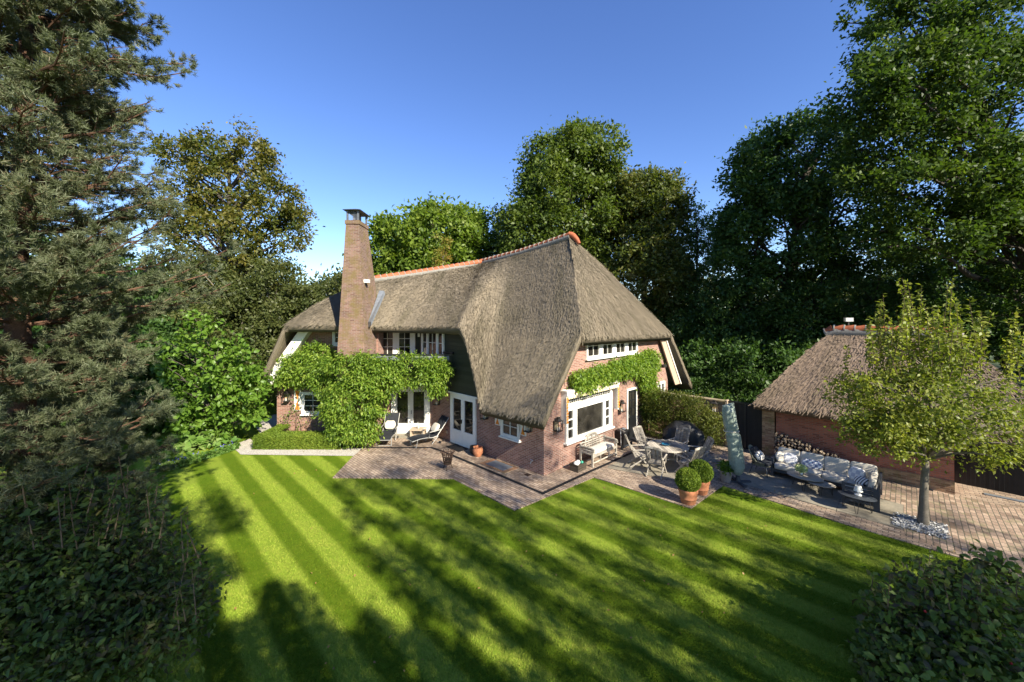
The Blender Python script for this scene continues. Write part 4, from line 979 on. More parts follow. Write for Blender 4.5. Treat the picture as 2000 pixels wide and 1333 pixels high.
# planter beside it and the box balls: pots (plants are built with the greenery)
def pot(name, label, loc, r0, r1, h, mat, band=True):
    p_ = [(r0, 0), (r0 * 1.04, .02), (r1 * .93, h * .72), (r1, h * .78), (r1 * 1.02, h * .98), (r1 * .98, h), (r1 * .88, h), (r1 * .86, h * .85), (.02, h * .84)]
    if band: p_[2:2] = [((r0 + r1) / 2 * 1.0, h * .36), ((r0 + r1) / 2 * 1.04, h * .38), ((r0 + r1) / 2 * 1.03, h * .42)]
    o = MB().lathe(p_, n=36).build(name, mat, smooth=True); o.location = loc
    return tag(o, label, 'pot')
b1, b2 = G(1344, 984) + Zv * .03, G(1368, 965) + Zv * .03
pot('terracotta_pot', 'banded terracotta pot nearest the lawn corner, holding the front box ball', b1, .19, .27, .42, M['terracotta'])
pot('terracotta_pot', 'banded terracotta pot half hidden behind the front box ball', b2, .19, .27, .42, M['terracotta'])
b3 = G(1418, 942) + Zv * .03
pot('grey_planter', 'grey clay planter with leafy plant at the foot of the green parasol', b3, .14, .19, .36, M['greypot'], False)
# corner sofa: long run along the garage, short run on the right
SZ = .036
so = thing('corner_sofa', 'L-shaped garden sofa with grey slatted frame and beige cushions along the garage wall', 'sofa', UV(-1.9, 16.2, SZ))
fr_ = MB()
def ub(mb, u0, u1, v0, v1, z0, z1): mb.hexa([UV(u, v, z + SZ) for z in (z0, z1) for u, v in ((u0, v0), (u1, v0), (u1, v1), (u0, v1))])
ub(fr_, -3.25, -.62, 15.98, 16.72, .16, .27); ub(fr_, -1.30, -.62, 15.12, 15.98, .16, .265)
ub(fr_, -3.25, -.6, 16.66, 16.72, .27, .68)
fr_.build('base', M['charcoal'], so)
ep = MB()                                  # slatted end panel facing the lawn
ub(ep, -1.34, -.58, 15.06, 15.12, .56, .62); ub(ep, -1.34, -1.27, 15.06, 15.12, .0, .56); ub(ep, -.66, -.58, 15.06, 15.12, .0, .56)
for z in (.12, .23, .34, .45): ub(ep, -1.27, -.66, 15.07, 15.10, z, z + .07)
ep.build('end_panel', M['charcoal'], so)
ep = MB(); ub(ep, -.58, -.52, 15.1, 16.7, .30, .36); ub(ep, -.58, -.52, 15.1, 16.7, .62, .68); ub(ep, -.58, -.52, 15.06, 15.14, 0, .68); ub(ep, -.58, -.52, 16.6, 16.7, 0, .68); ub(ep, -.575, -.53, 15.14, 16.6, .45, .53)
ep.build('side_panel', M['charcoal'], so)
ep = MB(); ub(ep, -3.32, -3.25, 16.0, 16.72, .0, .60); ep.build('arm', M['charcoal'], so)
rz_u = math.atan2(U.y, U.x)
RU = Matrix.Rotation(rz_u, 3, 'Z')
Sb = Matrix.Rotation(R(-14), 3, 'X')
for k in range(4):
    u = -3.22 + .65 * k + .32
    MB().cushion(UV(u, 16.22, .35 + SZ), .655, .62 if k < 3 else .62, .17, .28, RU, 28, 12).build('seat_cushion', M['canvas'], so, smooth=True)
    MB().cushion(UV(u, 16.58, .62 + SZ), .65, .17, .50, .38, RU @ Sb, 28, 14).build('back_cushion', M['canvas'], so, smooth=True)
MB().cushion(UV(-.98, 15.55, .35 + SZ), .66, .78, .17, .28, RU, 28, 12).build('seat_cushion', M['canvas'], so, smooth=True)
MB().cushion(UV(-.70, 15.75, .62 + SZ), .17, 1.1, .46, .45, RU @ Matrix.Rotation(R(10), 3, 'Y'), 28, 14).build('back_cushion', M['canvas'], so, smooth=True)
# scatter pillows
M['check'] = None
def checkmat(name, c1, c2, s):
    m, nt, b, N, L = nodes(name); tc = N('TexCoord'); n = noise_tex(N, L, tc.outputs['Object'], s, 2); ck = N('TexChecker'); ck.inputs['Scale'].default_value = s
    L(tc.outputs['Object'], ck.inputs['Vector']); rp = ramp(N, [(.42, c1), (.58, c2)]); a = N('Math', operation='MULTIPLY_ADD'); a.inputs[1].default_value = .35; L(ck.outputs['Fac'], a.inputs[0]); s2 = N('Math', operation='MULTIPLY'); s2.inputs[1].default_value = .65; L(n.outputs[0], s2.inputs[0]); L(s2.outputs[0], a.inputs[2])
    L(a.outputs[0], rp.inputs[0]); L(rp.outputs[0], b.inputs['Base Color']); b.inputs['Roughness'].default_value = .95; set_spec(b, .1)
    return m
M['check'] = checkmat('blue_white_check', (.74, .73, .71), (.22, .24, .33), 12)
M['flowery'] = checkmat('pale_grey_print', (.76, .74, .70), (.50, .50, .54), 9)
M['band'] = stripemat('broad_stripe', (.66, .62, .56), (.06, .05, .055), .17, 0, .22)
M['zebra'] = stripemat('black_white_stripe', (.72, .71, .68), (.05, .05, .055), .085, 0, .4)
tilt = R(-22)
pillow('pillow', 'beige square pillow in the left corner of the sofa, beside the armchair', UV(-3.06, 16.32, .60 + SZ), .40, .14, .38, tilt, rz_u + R(35), M['canvas'])
pillow('pillow', 'white and pale grey printed pillow second from the left end of the sofa', UV(-2.82, 16.36, .60 + SZ), .42, .13, .38, tilt, rz_u + R(8), M['flowery'])
pillow('pillow', 'long blue and white checked pillow on the second seat of the sofa', UV(-2.22, 16.34, .57 + SZ), .56, .13, .30, tilt, rz_u, M['check'])
pillow('pillow', 'white ruffled pillow in the right corner of the sofa', UV(-1.08, 16.20, .60 + SZ), .46, .14, .42, tilt, rz_u - R(30), M['flowery'])
pillow('pillow', 'black and white striped pillow lying in front of the ruffled white pillow', UV(-.95, 15.85, .53 + SZ), .42, .12, .30, R(-50), rz_u - R(45), M['zebra'])
# rope armchair
ac = thing('rope_armchair', 'olive rope tub armchair with black cushions left of the sofa', 'armchair', (8.72, 13.78, SZ), rot_for(-Vector((.62, -.78, 0))))
m_ = MB(); n = 30; vs, fs = [], []
for j, z in enumerate(np.linspace(0, 1, 9)):
    for k in range(n):
        a = math.pi * (-.12 + 1.24 * k / (n - 1)); hh = .36 + .02 + z * (.12 + .42 * max(0, math.sin(a)) ** 1.6); r_ = .27 + .06 * z + .02 * math.sin(k * 3.1) * (k % 2)
        vs.append((r_ * 1.08 * math.cos(a), r_ * math.sin(a) * (1.0 + .2 * z) + (.0 if math.sin(a) > 0 else -.12 * abs(math.sin(a))) - .02, hh - .02))
for j in range(8): fs += [(j * n + k, j * n + k + 1, (j + 1) * n + k + 1, (j + 1) * n + k) for k in range(n - 1)]
m_.add(vs, fs); sh = m_.build('rope_shell', M['rope'], ac, False, smooth=True); so_ = sh.modifiers.new('thick', 'SOLIDIFY'); so_.thickness = .03
m_ = MB(); m_.tube([vs[8 * n + k] for k in range(n)], .018, 6); m_.tube([vs[k] for k in range(n)], .016, 6); m_.lathe([(.30, .33), (.30, .36)], n=24); m_.build('frame', M['rope'], ac, False)
for sx in (-1, 1):
    for sy in (-1, 1): MB().tube([(sx * .20, sy * .2, .35), (sx * .27, sy * .28, 0)], .014, 6).build('leg', M['charcoal'], ac, False)
MB().cushion((0, -.04, .42), .54, .54, .13, .4).build('seat_cushion', M['charfab'], ac, False, smooth=True)
MB().cushion((0, .20, .66), .48, .13, .42, .45, Matrix.Rotation(R(-16), 3, 'X')).build('back_cushion', M['charfab'], ac, False, smooth=True)
pillow('pillow', 'cream pillow with broad black bands on the rope armchair', on(ac, .02, .06, .60), .50, .13, .32, R(-25), ac.rotation_euler.z, M['band'])
# oval coffee tables, side table
M['tabletop'] = stonemat('brown_grey_top', [(.21, .18, .145), (.31, .27, .22), (.38, .33, .27)], 2., .5, bump=.05)
def coffee(name, label, loc, r_, ry, h, mat, cat='table', group=None, rz=0.):
    t = thing(name, label, cat, loc, rz, group)
    MB().lathe([(r_ * .97, h - .022), (r_, h - .012), (r_, h), (r_ * .985, h + .004)], n=40, sy=ry / r_).build('table_top', mat, t, False, smooth=True)
    for k in range(3):
        a = 2 * math.pi * k / 3 + .5; c_, s_ = math.cos(a) * r_ * .75, math.sin(a) * ry * .75; dx, dy = -math.sin(a) * .07, math.cos(a) * .07
        MB().tube([(c_ - dx, s_ - dy, h - .02), (c_ * 1.12, s_ * 1.12, .012), (c_ * 1.12 + dx * .5, s_ * 1.12 + dy * .5, .012), (c_ + dx, s_ + dy, h - .02)], .008, 6).build('leg', M['iron'], t, False)
    return t
ct1 = coffee('coffee_table', 'larger oval coffee table with hydrangea vase before the sofa', UV(-2.28, 15.48, SZ), .48, .34, .40, M['tabletop'], rz=rz_u)
ct2 = coffee('coffee_table', 'smaller oval coffee table tucked under the edge of the larger one', UV(-1.86, 15.35, SZ), .36, .27, .335, M['tabletop'], rz=rz_u)
ct3 = coffee('side_table', 'dark round side table with white lamp before the slatted sofa end', UV(-.98, 14.72, SZ), .42, .27, .44, M['charcoal'], rz=rz_u)
vs_ = thing('flower_vase', 'small glass vase holding a pale green hydrangea head on the larger coffee table', 'vase', on(ct1, -.10, .02, .405))
MB().lathe([(.05, 0), (.065, .02), (.06, .10), (.045, .12), (.05, .13)], n=20).build('vase', M['steel'], vs_, False, smooth=True)
lp = thing('table_lamp', 'small white table lamp on the dark side table', 'lamp', on(ct3, .02, .06, .444))
MB().lathe([(.085, 0), (.09, .02), (.06, .05), (.025, .06), (.025, .10), (.05, .12)], n=24).build('lamp_base', M['white'], lp, False, smooth=True)
MB().lathe([(.105, .115), (.065, .27), (.06, .27), (.10, .116)], n=24).build('lamp_shade', M['white'], lp, False, smooth=True)
# firewood stacked against the garage
lg_m = []
for k in range(6):
    bm = bmesh.new(); a0 = random.uniform(.4, .75); n = 7
    prof = [(0, 0)] + [(math.cos(t_) * random.uniform(.06, .085), math.sin(t_) * random.uniform(.06, .085)) for t_ in np.linspace(-a0 * 1.3, a0 * 1.3, n - 1)]
    rings = [[bm.verts.new((x - .035, y_, z)) for x, z in prof] for y_ in (-.16, .16)]
    for i in range(n): bm.faces.new((rings[0][i], rings[0][(i + 1) % n], rings[1][(i + 1) % n], rings[1][i]))
    bm.faces.new(rings[0][::-1]); bm.faces.new(rings[1]); bmesh.ops.recalc_face_normals(bm, faces=bm.faces)
    me = bpy.data.meshes.new('firewood_log'); bm.to_mesh(me); bm.free(); me.materials.append(M['log']); lg_m.append(me)
cnt = 0
for k in range(26):
    u = -3.55 + k * .105; top_z = np.interp(u, [-3.6, -2.9, -1.6, -.9], [1.02, .88, .52, .22])
    z = .08
    while z < top_z:
        o = link(bpy.data.objects.new('firewood_log', lg_m[cnt % 6])); cnt += 1
        o.location = UV(u + random.uniform(-.02, .02), 18.05 + random.uniform(-.06, .03), z + .028); o.rotation_euler = (random.uniform(-.1, .1), random.uniform(0, 6.28), math.atan2(V.y, V.x) - math.pi / 2 + random.uniform(-.08, .08))
        tag(o, 'split log in the firewood stack sloping down along the garage wall', 'log', 'split logs stacked against the garage'); z += random.uniform(.085, .105)
# ---------------------------------------------------------------- foliage helpers
def unit(a): return a / (np.linalg.norm(a, axis=-1, keepdims=True) + 1e-9)
def leaf_geo(P, size, up=.7, width=.45, out=None, droop=0., outw=.4, jit=.35, fold=.12):
    """one folded diamond leaf (four vertices) per point"""
    n = len(P); s = (size * RNG.uniform(1 - jit, 1 + jit, n))[:, None]
    ax = unit(RNG.normal(0, 1, (n, 3)) + np.array([0, 0, -droop]))
    if out is not None: ax = unit(ax + out * .5)
    nr = RNG.normal(0, .75, (n, 3)) + np.array([0, 0, up])
    if out is not None: nr = nr + out * outw
    sd = unit(np.cross(ax, nr)); nn = unit(np.cross(sd, ax))
    mid_ = P + ax * s * .45 + nn * s * fold
    return np.stack([P, mid_ + sd * s * width * .5, P + ax * s, mid_ - sd * s * width * .5], 1).reshape(-1, 3)
def leaf_fine(P, size, up=.7, width=.5, out=None, droop=0., jit=.4, fold=.10, curl=.18):
    """a pointed oval leaf, folded along its midrib, tip curling down (eight vertices)"""
    n = len(P); s = (size * RNG.uniform(1 - jit, 1 + jit, n))[:, None]
    ax = unit(RNG.normal(0, 1, (n, 3)) + np.array([0, 0, -droop]) + (0 if out is None else out * .6))
    nr = RNG.normal(0, .7, (n, 3)) + np.array([0, 0, up]) + (0 if out is None else out * .4)
    sd = unit(np.cross(ax, nr)); nn = unit(np.cross(sd, ax)); w = s * width * .5
    at = lambda t, x, h: P + ax * s * t + sd * w * x + nn * s * h
    return np.stack([P, at(.5, 0, .05), at(1, 0, -curl), at(.22, .78, fold), at(.6, .92, fold * .9), at(.22, -.78, fold), at(.6, -.92, fold * .9)], 1).reshape(-1, 3)
def fine_obj(name, V, mat, parent=None):
    n = len(V) // 7; F_ = (np.arange(n) * 7)[:, None]
    tri = np.array([[0, 3, 1], [3, 4, 1], [1, 4, 2], [0, 1, 5], [5, 1, 6], [1, 2, 6]])
    return mesh_np(name, V, (F_[:, :, None] + tri[None]).reshape(-1, 3), mat, parent, True, True)
def leaf_obj(name, Vs, mat, parent=None):
    Vs = np.concatenate(Vs) if isinstance(Vs, list) else Vs
    return mesh_np(name, Vs, np.arange(len(Vs)).reshape(-1, 4), mat, parent)
def lobe(px, py, rx, ry, Y, dr=None):
    c = D(px, py, Y); k = Y / F
    return np.array([c.x, c.y, c.z]), np.array([rx * k, (dr if dr else rx * k), ry * k])
def fill(lobes, n, shell=.5):
    vol = np.array([np.prod(l[1]) ** (2 / 3) for l in lobes]); pick = RNG.choice(len(lobes), n, p=vol / vol.sum())
    c = np.array([l[0] for l in lobes])[pick]; r = np.array([l[1] for l in lobes])[pick]
    d = unit(RNG.normal(0, 1, (n, 3))); rad = (shell ** 3 + (1 - shell ** 3) * RNG.random(n)) ** (1 / 3)
    return c + d * r * rad[:, None], d
def limbs(mb, base, tips, r0, low=.22, n=6):
    """trunk to the crown's middle, limbs curving out of it to the given tips"""
    base = np.array(base, float); tips = np.array(tips); topz = np.percentile(tips[:, 2], 88); cen = tips.mean(0)
    ts = np.linspace(0, 1, 9); tr = [base + (np.array([cen[0], cen[1], topz]) - base) * np.array([t ** 1.5, t ** 1.5, t]) + np.array([noise.noise(Vector((t * 3, base[0], 1))), noise.noise(Vector((t * 3, base[1], 5))), 0]) * .25 * r0 * 8 * t for t in ts]
    mb.tube([Vector(p) for p in tr], [r0 * (1.25 if i == 0 else 1) * (1 - .85 * t) + .01 for i, t in enumerate(ts)], 10)
    H = topz - base[2]
    for tip in tips:
        hd = np.linalg.norm(tip[:2] - cen[:2]); z = min(max(tip[2] - hd * .8, base[2] + H * low), topz * .97); t = (z - base[2]) / H
        i = min(int(t * 8), 7); f = t * 8 - i; st = tr[i] * (1 - f) + tr[i + 1] * f; L_ = np.linalg.norm(tip - st)
        r1 = max(.012, min(r0 * .42 * (1 - .6 * t), L_ * .022)); pts = []
        for q in np.linspace(0, 1, n):
            p = st + (tip - st) * q; p = p + np.array([0, 0, L_ * .12 * math.sin(q * math.pi) * (1 if tip[2] - st[2] < L_ * .7 else 0)]) + np.array([noise.noise(Vector(p * .7 + 9)), noise.noise(Vector(p * .7 + 31)), noise.noise(Vector(p * .7 + 57))]) * L_ * .12 * math.sin(q * math.pi)
            pts.append(Vector(p))
        mb.tube(pts, [r1 * (1 - .8 * q) + .006 for q in np.linspace(0, 1, n)], 5, False)
def tree(name, label, cat, base, lobes, ncl, rcl, per, size, mat, r0=.3, bark='bark', group=None, nl=40, up=.25, shell=.55, flat=.75, prune=None, width=.5, droop=.1, wood='trunk', low=.22, fine=False):
    t = thing(name, label, cat, base, 0, group)
    c, d = fill(lobes, ncl, shell)
    # break up the outline: drop clusters where a coarse noise is low
    keep = np.array([noise.noise(Vector(p) * (.55 / max(rcl, .3))) > -.22 for p in c]); c, d = c[keep], d[keep]
    m = len(c); rs = rcl * RNG.uniform(.6, 1.35, m)
    off = RNG.normal(0, .5, (m, per, 3)) * np.array([1, 1, flat]); P = (c[:, None] + off * rs[:, None, None]).reshape(-1, 3); out = unit(off + .6 * d[:, None]).reshape(-1, 3)
    if prune is not None:
        k = prune(P); P, out = P[k], out[k]
    k = P[:, 2] > .05; P, out = P[k], out[k]
    if fine: fine_obj('crown', leaf_fine(P, size, up, width, out, droop), mat, t)
    else: leaf_obj('crown', leaf_geo(P, size, up, width, out, droop), mat, t)
    mb = MB(); idx = RNG.choice(m, min(nl, m), replace=False); limbs(mb, base, c[idx], r0, low)
    mb.build(wood, M[bark], t, smooth=True)
    return t
# ---------------------------------------------------------------- trees beyond the house
G_oak = leafmat('oak_leaf', [(.034, .060, .010), (.072, .108, .015), (.135, .165, .025)], .35)
G_redoak = leafmat('red_oak_leaf', [(.022, .044, .009), (.044, .078, .013), (.09, .125, .02)], .35, spec=.15)
G_bright = leafmat('chestnut_leaf', [(.055, .095, .012), (.11, .17, .020), (.19, .23, .032)], .4)
G_autumn = leafmat('autumn_oak_leaf', [(.034, .055, .010), (.068, .086, .014), (.135, .115, .02), (.075, .10, .018)], .35, nscale=.35)
G_rust = leafmat('turning_leaf', [(.038, .062, .012), (.078, .098, .017), (.15, .11, .028)], .35, nscale=.3)
G_dark = leafmat('dark_leaf', [(.022, .052, .011), (.042, .088, .017), (.080, .14, .028)], .3)
G_olive = leafmat('olive_leaf', [(.030, .048, .012), (.065, .080, .020), (.12, .125, .04)], .3)
G_shrub = leafmat('broad_shrub_leaf', [(.055, .115, .012), (.095, .175, .02), (.16, .24, .04)], .35, rough=.42, spec=.3)
G_apple = leafmat('small_tree_leaf', [(.072, .105, .015), (.16, .195, .027), (.28, .28, .055)], .35)
G_wist = leafmat('wisteria_leaf', [(.05, .105, .014), (.115, .195, .022), (.185, .275, .033), (.31, .36, .066)], .4, nscale=1.5, nmix=.3)
G_box = leafmat('box_leaf', [(.065, .11, .014), (.12, .18, .022), (.22, .26, .038)], .3, rough=.5, spec=.12)
G_pyr = leafmat('hedge_leaf', [(.045, .062, .012), (.10, .12, .022), (.20, .185, .05)], .3, rough=.45, spec=.2)
G_near = leafmat('near_shrub_leaf', [(.045, .068, .022), (.068, .11, .028), (.105, .15, .036), (.045, .042, .03), (.16, .165, .05)], .3, rough=.45, spec=.18, nmix=.3)
G_pine = leafmat('pine_needle', [(.14, .16, .095), (.08, .098, .045), (.12, .145, .078), (.175, .185, .11), (.18, .11, .05)], .25, nscale=1.6, nmix=.55)
G_hosta = leafmat('hosta_leaf', [(.05, .11, .02), (.10, .19, .03), (.22, .27, .09)], .3)
G_red = leafmat('red_maple_leaf', [(.10, .14, .02), (.20, .20, .03), (.28, .09, .04)], .4, nscale=.6)
def gz(x, y): return (x, y, 0)
tree('oak_tree', 'tall broad green oak rising behind the roof, highest crown over the ridge', 'tree', gz(5.0, 33), [lobe(1115, 400, 105, 150, 33), lobe(1150, 310, 70, 65, 33), lobe(1080, 330, 60, 70, 33), lobe(1050, 460, 75, 90, 32), lobe(1180, 440, 70, 100, 33), lobe(1010, 470, 30, 50, 33)], 760, .85, 110, .30, G_oak, .5, nl=50)
tree('chestnut_tree', 'bright green round tree behind the chimney and the lower ridge', 'tree', gz(-6.5, 36), [lobe(845, 470, 105, 68, 36), lobe(770, 490, 60, 60, 35), lobe(915, 465, 52, 55, 37), lobe(840, 540, 110, 60, 35)], 520, .9, 90, .40, G_bright, .45, nl=40)
tree('maple_sapling', 'slender young maple with reddish top in front of the bright green tree', 'tree', gz(-5.0, 29), [lobe(866, 480, 12, 28, 29), lobe(862, 512, 24, 28, 29), lobe(866, 545, 30, 30, 29)], 60, .4, 70, .15, G_red, .1, nl=20)
tree('beech_tree', 'rust-tinged round tree to the right of the tall green oak', 'tree', gz(10.2, 31), [lobe(1265, 440, 72, 100, 31), lobe(1290, 400, 50, 60, 31), lobe(1240, 385, 40, 50, 31), lobe(1260, 540, 85, 80, 30)], 520, .75, 95, .28, G_rust, .35, nl=40)
tree('birch_tree', 'thin airy dark tree with gaps, right of the rust-tinged tree', 'tree', gz(14.8, 32), [lobe(1360, 500, 55, 100, 32), lobe(1345, 430, 22, 40, 32), lobe(1385, 470, 30, 45, 32)], 150, .55, 70, .20, G_dark, .2, nl=40, bark='barkdark')
tree('dark_conifer', 'dark evergreen mass filling the gap left of the tall oak', 'tree', gz(-.6, 38), [lobe(985, 450, 28, 42, 38), lobe(975, 520, 45, 60, 38)], 150, .8, 80, .26, G_dark, .3, nl=14)
tree('autumn_oak', 'open autumn oak with browning leaves and visible limbs on the left, beyond the pine', 'tree', gz(-20.0, 28), [lobe(440, 360, 60, 60, 28), lobe(490, 300, 38, 48, 28), lobe(410, 300, 40, 42, 28), lobe(330, 300, 38, 26, 28), lobe(540, 400, 55, 60, 28), lobe(350, 400, 55, 70, 28), lobe(440, 480, 95, 70, 28), lobe(560, 450, 35, 45, 28), lobe(520, 540, 60, 40, 28)], 460, .60, 85, .25, G_autumn, .42, nl=70, bark='barkdark')
for px, py, rx, ry, Y, lab in ((430, 580, 80, 70, 25, 'olive bushy tree below the autumn oak, nearest the pine branches'), (540, 580, 75, 70, 26, 'olive bushy tree between the autumn oak and the left roof end'), (345, 560, 70, 70, 27, 'olive bushy tree behind the blue-green pine boughs'), (475, 640, 95, 60, 24, 'low olive bush behind the broad-leaved shrub, beside the white barge board')):
    c = D(px, py, Y); tree('bushy_tree', lab, 'tree', gz(c.x, c.y), [lobe(px, py, rx, ry, Y), lobe(px + 20, py + 50, rx * 1.05, ry, Y), lobe(px - 25, py + 95, rx, ry, Y)], 300, .6, 100, .21, G_olive, .18, nl=30, group='olive bushy trees behind the left wing')
for px, py, rx, ry, Y, lab in ((60, 560, 110, 130, 21, 'dark tree at the far left, seen between the pine boughs by the trunk'), (210, 590, 90, 100, 22, 'dark tree behind the pine, between its trunk and the autumn oak'), (130, 700, 130, 60, 17, 'low dark bush behind the foot of the pine'), (285, 700, 60, 70, 19, 'dark bush between the pine boughs and the broad-leaved shrub'), (-90, 600, 120, 170, 19, 'dark tree at the left edge behind the pine')):
    c = D(px, py, Y); tree('dark_tree', lab, 'tree', gz(c.x, c.y), [lobe(px, py, rx, ry, Y), lobe(px + 15, py + 80, rx * 1.05, ry * .8, Y)], 330, .6, 90, .24, G_dark, .18, nl=24, bark='barkdark', group='dark trees behind the pine')
for px, py, rx, ry, Y, lab in ((640, 585, 40, 40, 48, 'small far green tree between autumn oak and chimney'), (690, 570, 45, 50, 45, 'far green tree half hidden by the chimney')):
    c = D(px, py, Y); tree('far_tree', lab, 'tree', gz(c.x, c.y), [lobe(px, py, rx, ry, Y), lobe(px, py + 50, rx * 1.1, ry, Y)], 150, .8, 60, .32, G_olive, .25, nl=8)
maple = tree('maple_tree', 'tall dark maple with forked trunk and sky gaps, right of centre', 'tree', gz(17.4, 26), [lobe(1540, 330, 105, 95, 26), lobe(1490, 300, 60, 50, 26), lobe(1600, 280, 70, 60, 26), lobe(1450, 420, 50, 80, 26), lobe(1520, 460, 110, 90, 26), lobe(1640, 400, 80, 90, 26), lobe(1440, 540, 55, 90, 26), lobe(1690, 500, 80, 70, 26)], 600, .72, 90, .28, G_dark, .38, nl=60, bark='barkdark')
tree('red_oak', 'huge large-leaved oak filling the upper right, its boughs over the small garage', 'tree', gz(26.5, 19.5), [lobe(1985, 500, 90, 80, 19, 2.5), lobe(1950, 590, 80, 60, 19.5, 2), lobe(1850, 120, 170, 150, 19, 3.2), lobe(1760, 200, 110, 110, 18, 2.5), lobe(1700, 190, 60, 50, 18), lobe(1960, 200, 160, 170, 19, 3.2), lobe(1730, 310, 90, 70, 18, 2), lobe(1850, 350, 150, 90, 18.5, 2.5), lobe(1800, 40, 120, 80, 19), lobe(1720, 15, 60, 40, 19), lobe(2020, 380, 120, 110, 19), lobe(1840, 450, 120, 70, 18.5, 2.2)], 980, .58, 95, .21, G_redoak, .5, nl=90, bark='barkdark', width=.55)
for px, py, rx, ry, Y, lab in ((1395, 640, 75, 95, 27, 'dark leafy bush nearest the house gable, beyond the garden wall'), (1480, 610, 80, 110, 26, 'dark leafy bush second from the gable, beyond the parasol'), (1570, 640, 75, 95, 25, 'dark leafy bush directly behind the left garage hip'), (1690, 570, 100, 90, 25, 'dark bush behind the orange garage ridge'), (1830, 570, 110, 100, 25, 'dark bush behind the water shoots of the small round tree'), (1960, 580, 110, 110, 24, 'dark bush at the far right behind the garage'), (1330, 590, 70, 100, 30, 'dark bush close behind the thatched hip of the house'), (1440, 700, 120, 45, 24.5, 'low dark bush over the black hedge, left of the garage hip')):
    c = D(px, py, Y); tree('dark_bush', lab, 'bush', gz(c.x, c.y), [lobe(px, py, rx, ry, Y), lobe(px, py + 60, rx, ry * .7, Y)], 260, .55, 80, .22, G_dark, .12, nl=24, bark='barkdark', group='dark bushes behind house and garage')
M['woodfar'] = G_dark
# far woodland closing the horizon on all sides one can see
wl = []
for k in range(1500):
    a = RNG.uniform(-1.15, 1.15); d_ = RNG.uniform(48, 75); hh = 5.5 + 4 * noise.noise(Vector((a * 6, 1, 0))) + (4.5 if abs(a) > .35 else -.4)
    wl.append((d_ * math.sin(a), d_ * math.cos(a), RNG.uniform(.2, 1) * hh))
wl = np.array(wl); off = RNG.normal(0, .9, (len(wl), 60, 3)); o = leaf_obj('far_woodland', leaf_geo((wl[:, None] + off).reshape(-1, 3), .6, .1), G_olive); o['kind'] = 'stuff'
tag(o, 'distant wood closing the horizon behind the garden', 'wood')
hd = thing('clipped_hedge', 'dark clipped hedge in deep shade beyond the garden wall and gate', 'hedge', (16, 25, 0))
P = np.stack([RNG.uniform(7.5, 27, 26000), RNG.uniform(22.6, 23.4, 26000), RNG.uniform(0, 1.9, 26000)], 1); k = RNG.random(26000); P[k < .4, 1] = 22.6; P[k > .7, 2] = RNG.uniform(1.85, 1.98, (k > .7).sum())
leaf_obj('leaves', leaf_geo(P, .11), G_dark, hd)
h2 = thing('clipped_hedge', 'sunny clipped green hedge far left, beside the left roof edge', 'hedge', (-16, 23, 0))
P = np.stack([RNG.uniform(-19, -11.6, 22000), RNG.uniform(22.2, 23.2, 22000), RNG.uniform(0, 2.7, 22000)], 1); k = RNG.random(22000); P[k < .4, 1] = 22.2; P[k > .65, 2] = 2.7
leaf_obj('leaves', leaf_geo(P, .10), G_box, h2)

# ---------------------------------------------------------------- the big pine on the left
pine = thing('pine_tree', 'large blue-green pine with reddish trunk along the left side', 'pine tree', (-7.5, 6.0, 0))
mb = MB(); mb.tube([(-7.5, 6, 0), (-7.45, 6.05, 3), (-7.5, 5.95, 6), (-7.4, 6.0, 9), (-7.4, 6, 13.5)], [.19, .16, .13, .08, .03], 12)
tw = []
def lenat(z): return np.interp(z, [.8, 2.0, 3.1, 4.2, 5.0, 5.7, 6.6, 7.7, 8.6, 9.9, 11, 13.5], [1.4, 1.7, 1.9, 2.0, 2.15, 2.75, 2.1, 1.9, 1.5, 1.95, 1.3, .4])
for z in np.arange(.9, 13.2, .28):
    for b in range(8):
        az = b * 2 * math.pi / 8 + z * 2.1 + random.uniform(-.3, .3); L_ = lenat(z) * random.uniform(.45, 1.06)
        dirv = np.array([math.cos(az), math.sin(az), 0]); st = np.array([-7.45, 6.0, z]); pts = []
        if st[1] + dirv[1] * L_ < 3.4: L_ = max(.6, (st[1] - 3.4) / -dirv[1])
        rise = random.uniform(-.12, .30) if z > 4 else random.uniform(-.22, .10)
        for q in np.linspace(0, 1, 7):
            pts.append(st + dirv * L_ * q + np.array([0, 0, L_ * (rise * q + random.uniform(.05, .09) * q * q + .13 * q ** 4)]) + np.array([noise.noise(Vector((z * 3, b, q * 2))), noise.noise(Vector((z * 3, b + 9, q * 2))), .5 * noise.noise(Vector((z * 3, b + 20, q * 2)))]) * .35 * q)
        mb.tube([Vector(p) for p in pts], [.019 * (1 - .8 * q) + .004 for q in np.linspace(0, 1, 7)], 5, False)
        for i in range(29):
            q = random.uniform(.08, 1.0) ** .85; a = min(int(q * 6), 5); f = q * 6 - a; p0 = pts[a] * (1 - f) + pts[a + 1] * f
            sd = np.array([-dirv[1], dirv[0], 0]) * random.choice((-1, 1)); dv = unit(dirv * random.uniform(.4, 1.1) + sd * random.uniform(.2, 1.1) + np.array([0, 0, random.uniform(-.15, .65)]))
            l2 = random.uniform(.16, .46) * (1.15 - .5 * q); e0 = p0 + dv * l2
            mb.tube([Vector(p0), Vector(p0 + dv * l2 * .5 + np.array([0, 0, .012])), Vector(e0)], [.006, .005, .003], 4, False)
            for j in range(3): tw.append((p0 + dv * l2 * (1 - .25 * j), unit(dv + RNG.normal(0, .45, 3) + np.array([0, 0, .35])), random.uniform(.09, .17)))
mb.build('trunk', M['pinebark'], pine, smooth=True)
T0 = np.array([t[0] for t in tw]); TD = np.array([t[1] for t in tw]); TL = np.array([t[2] for t in tw])
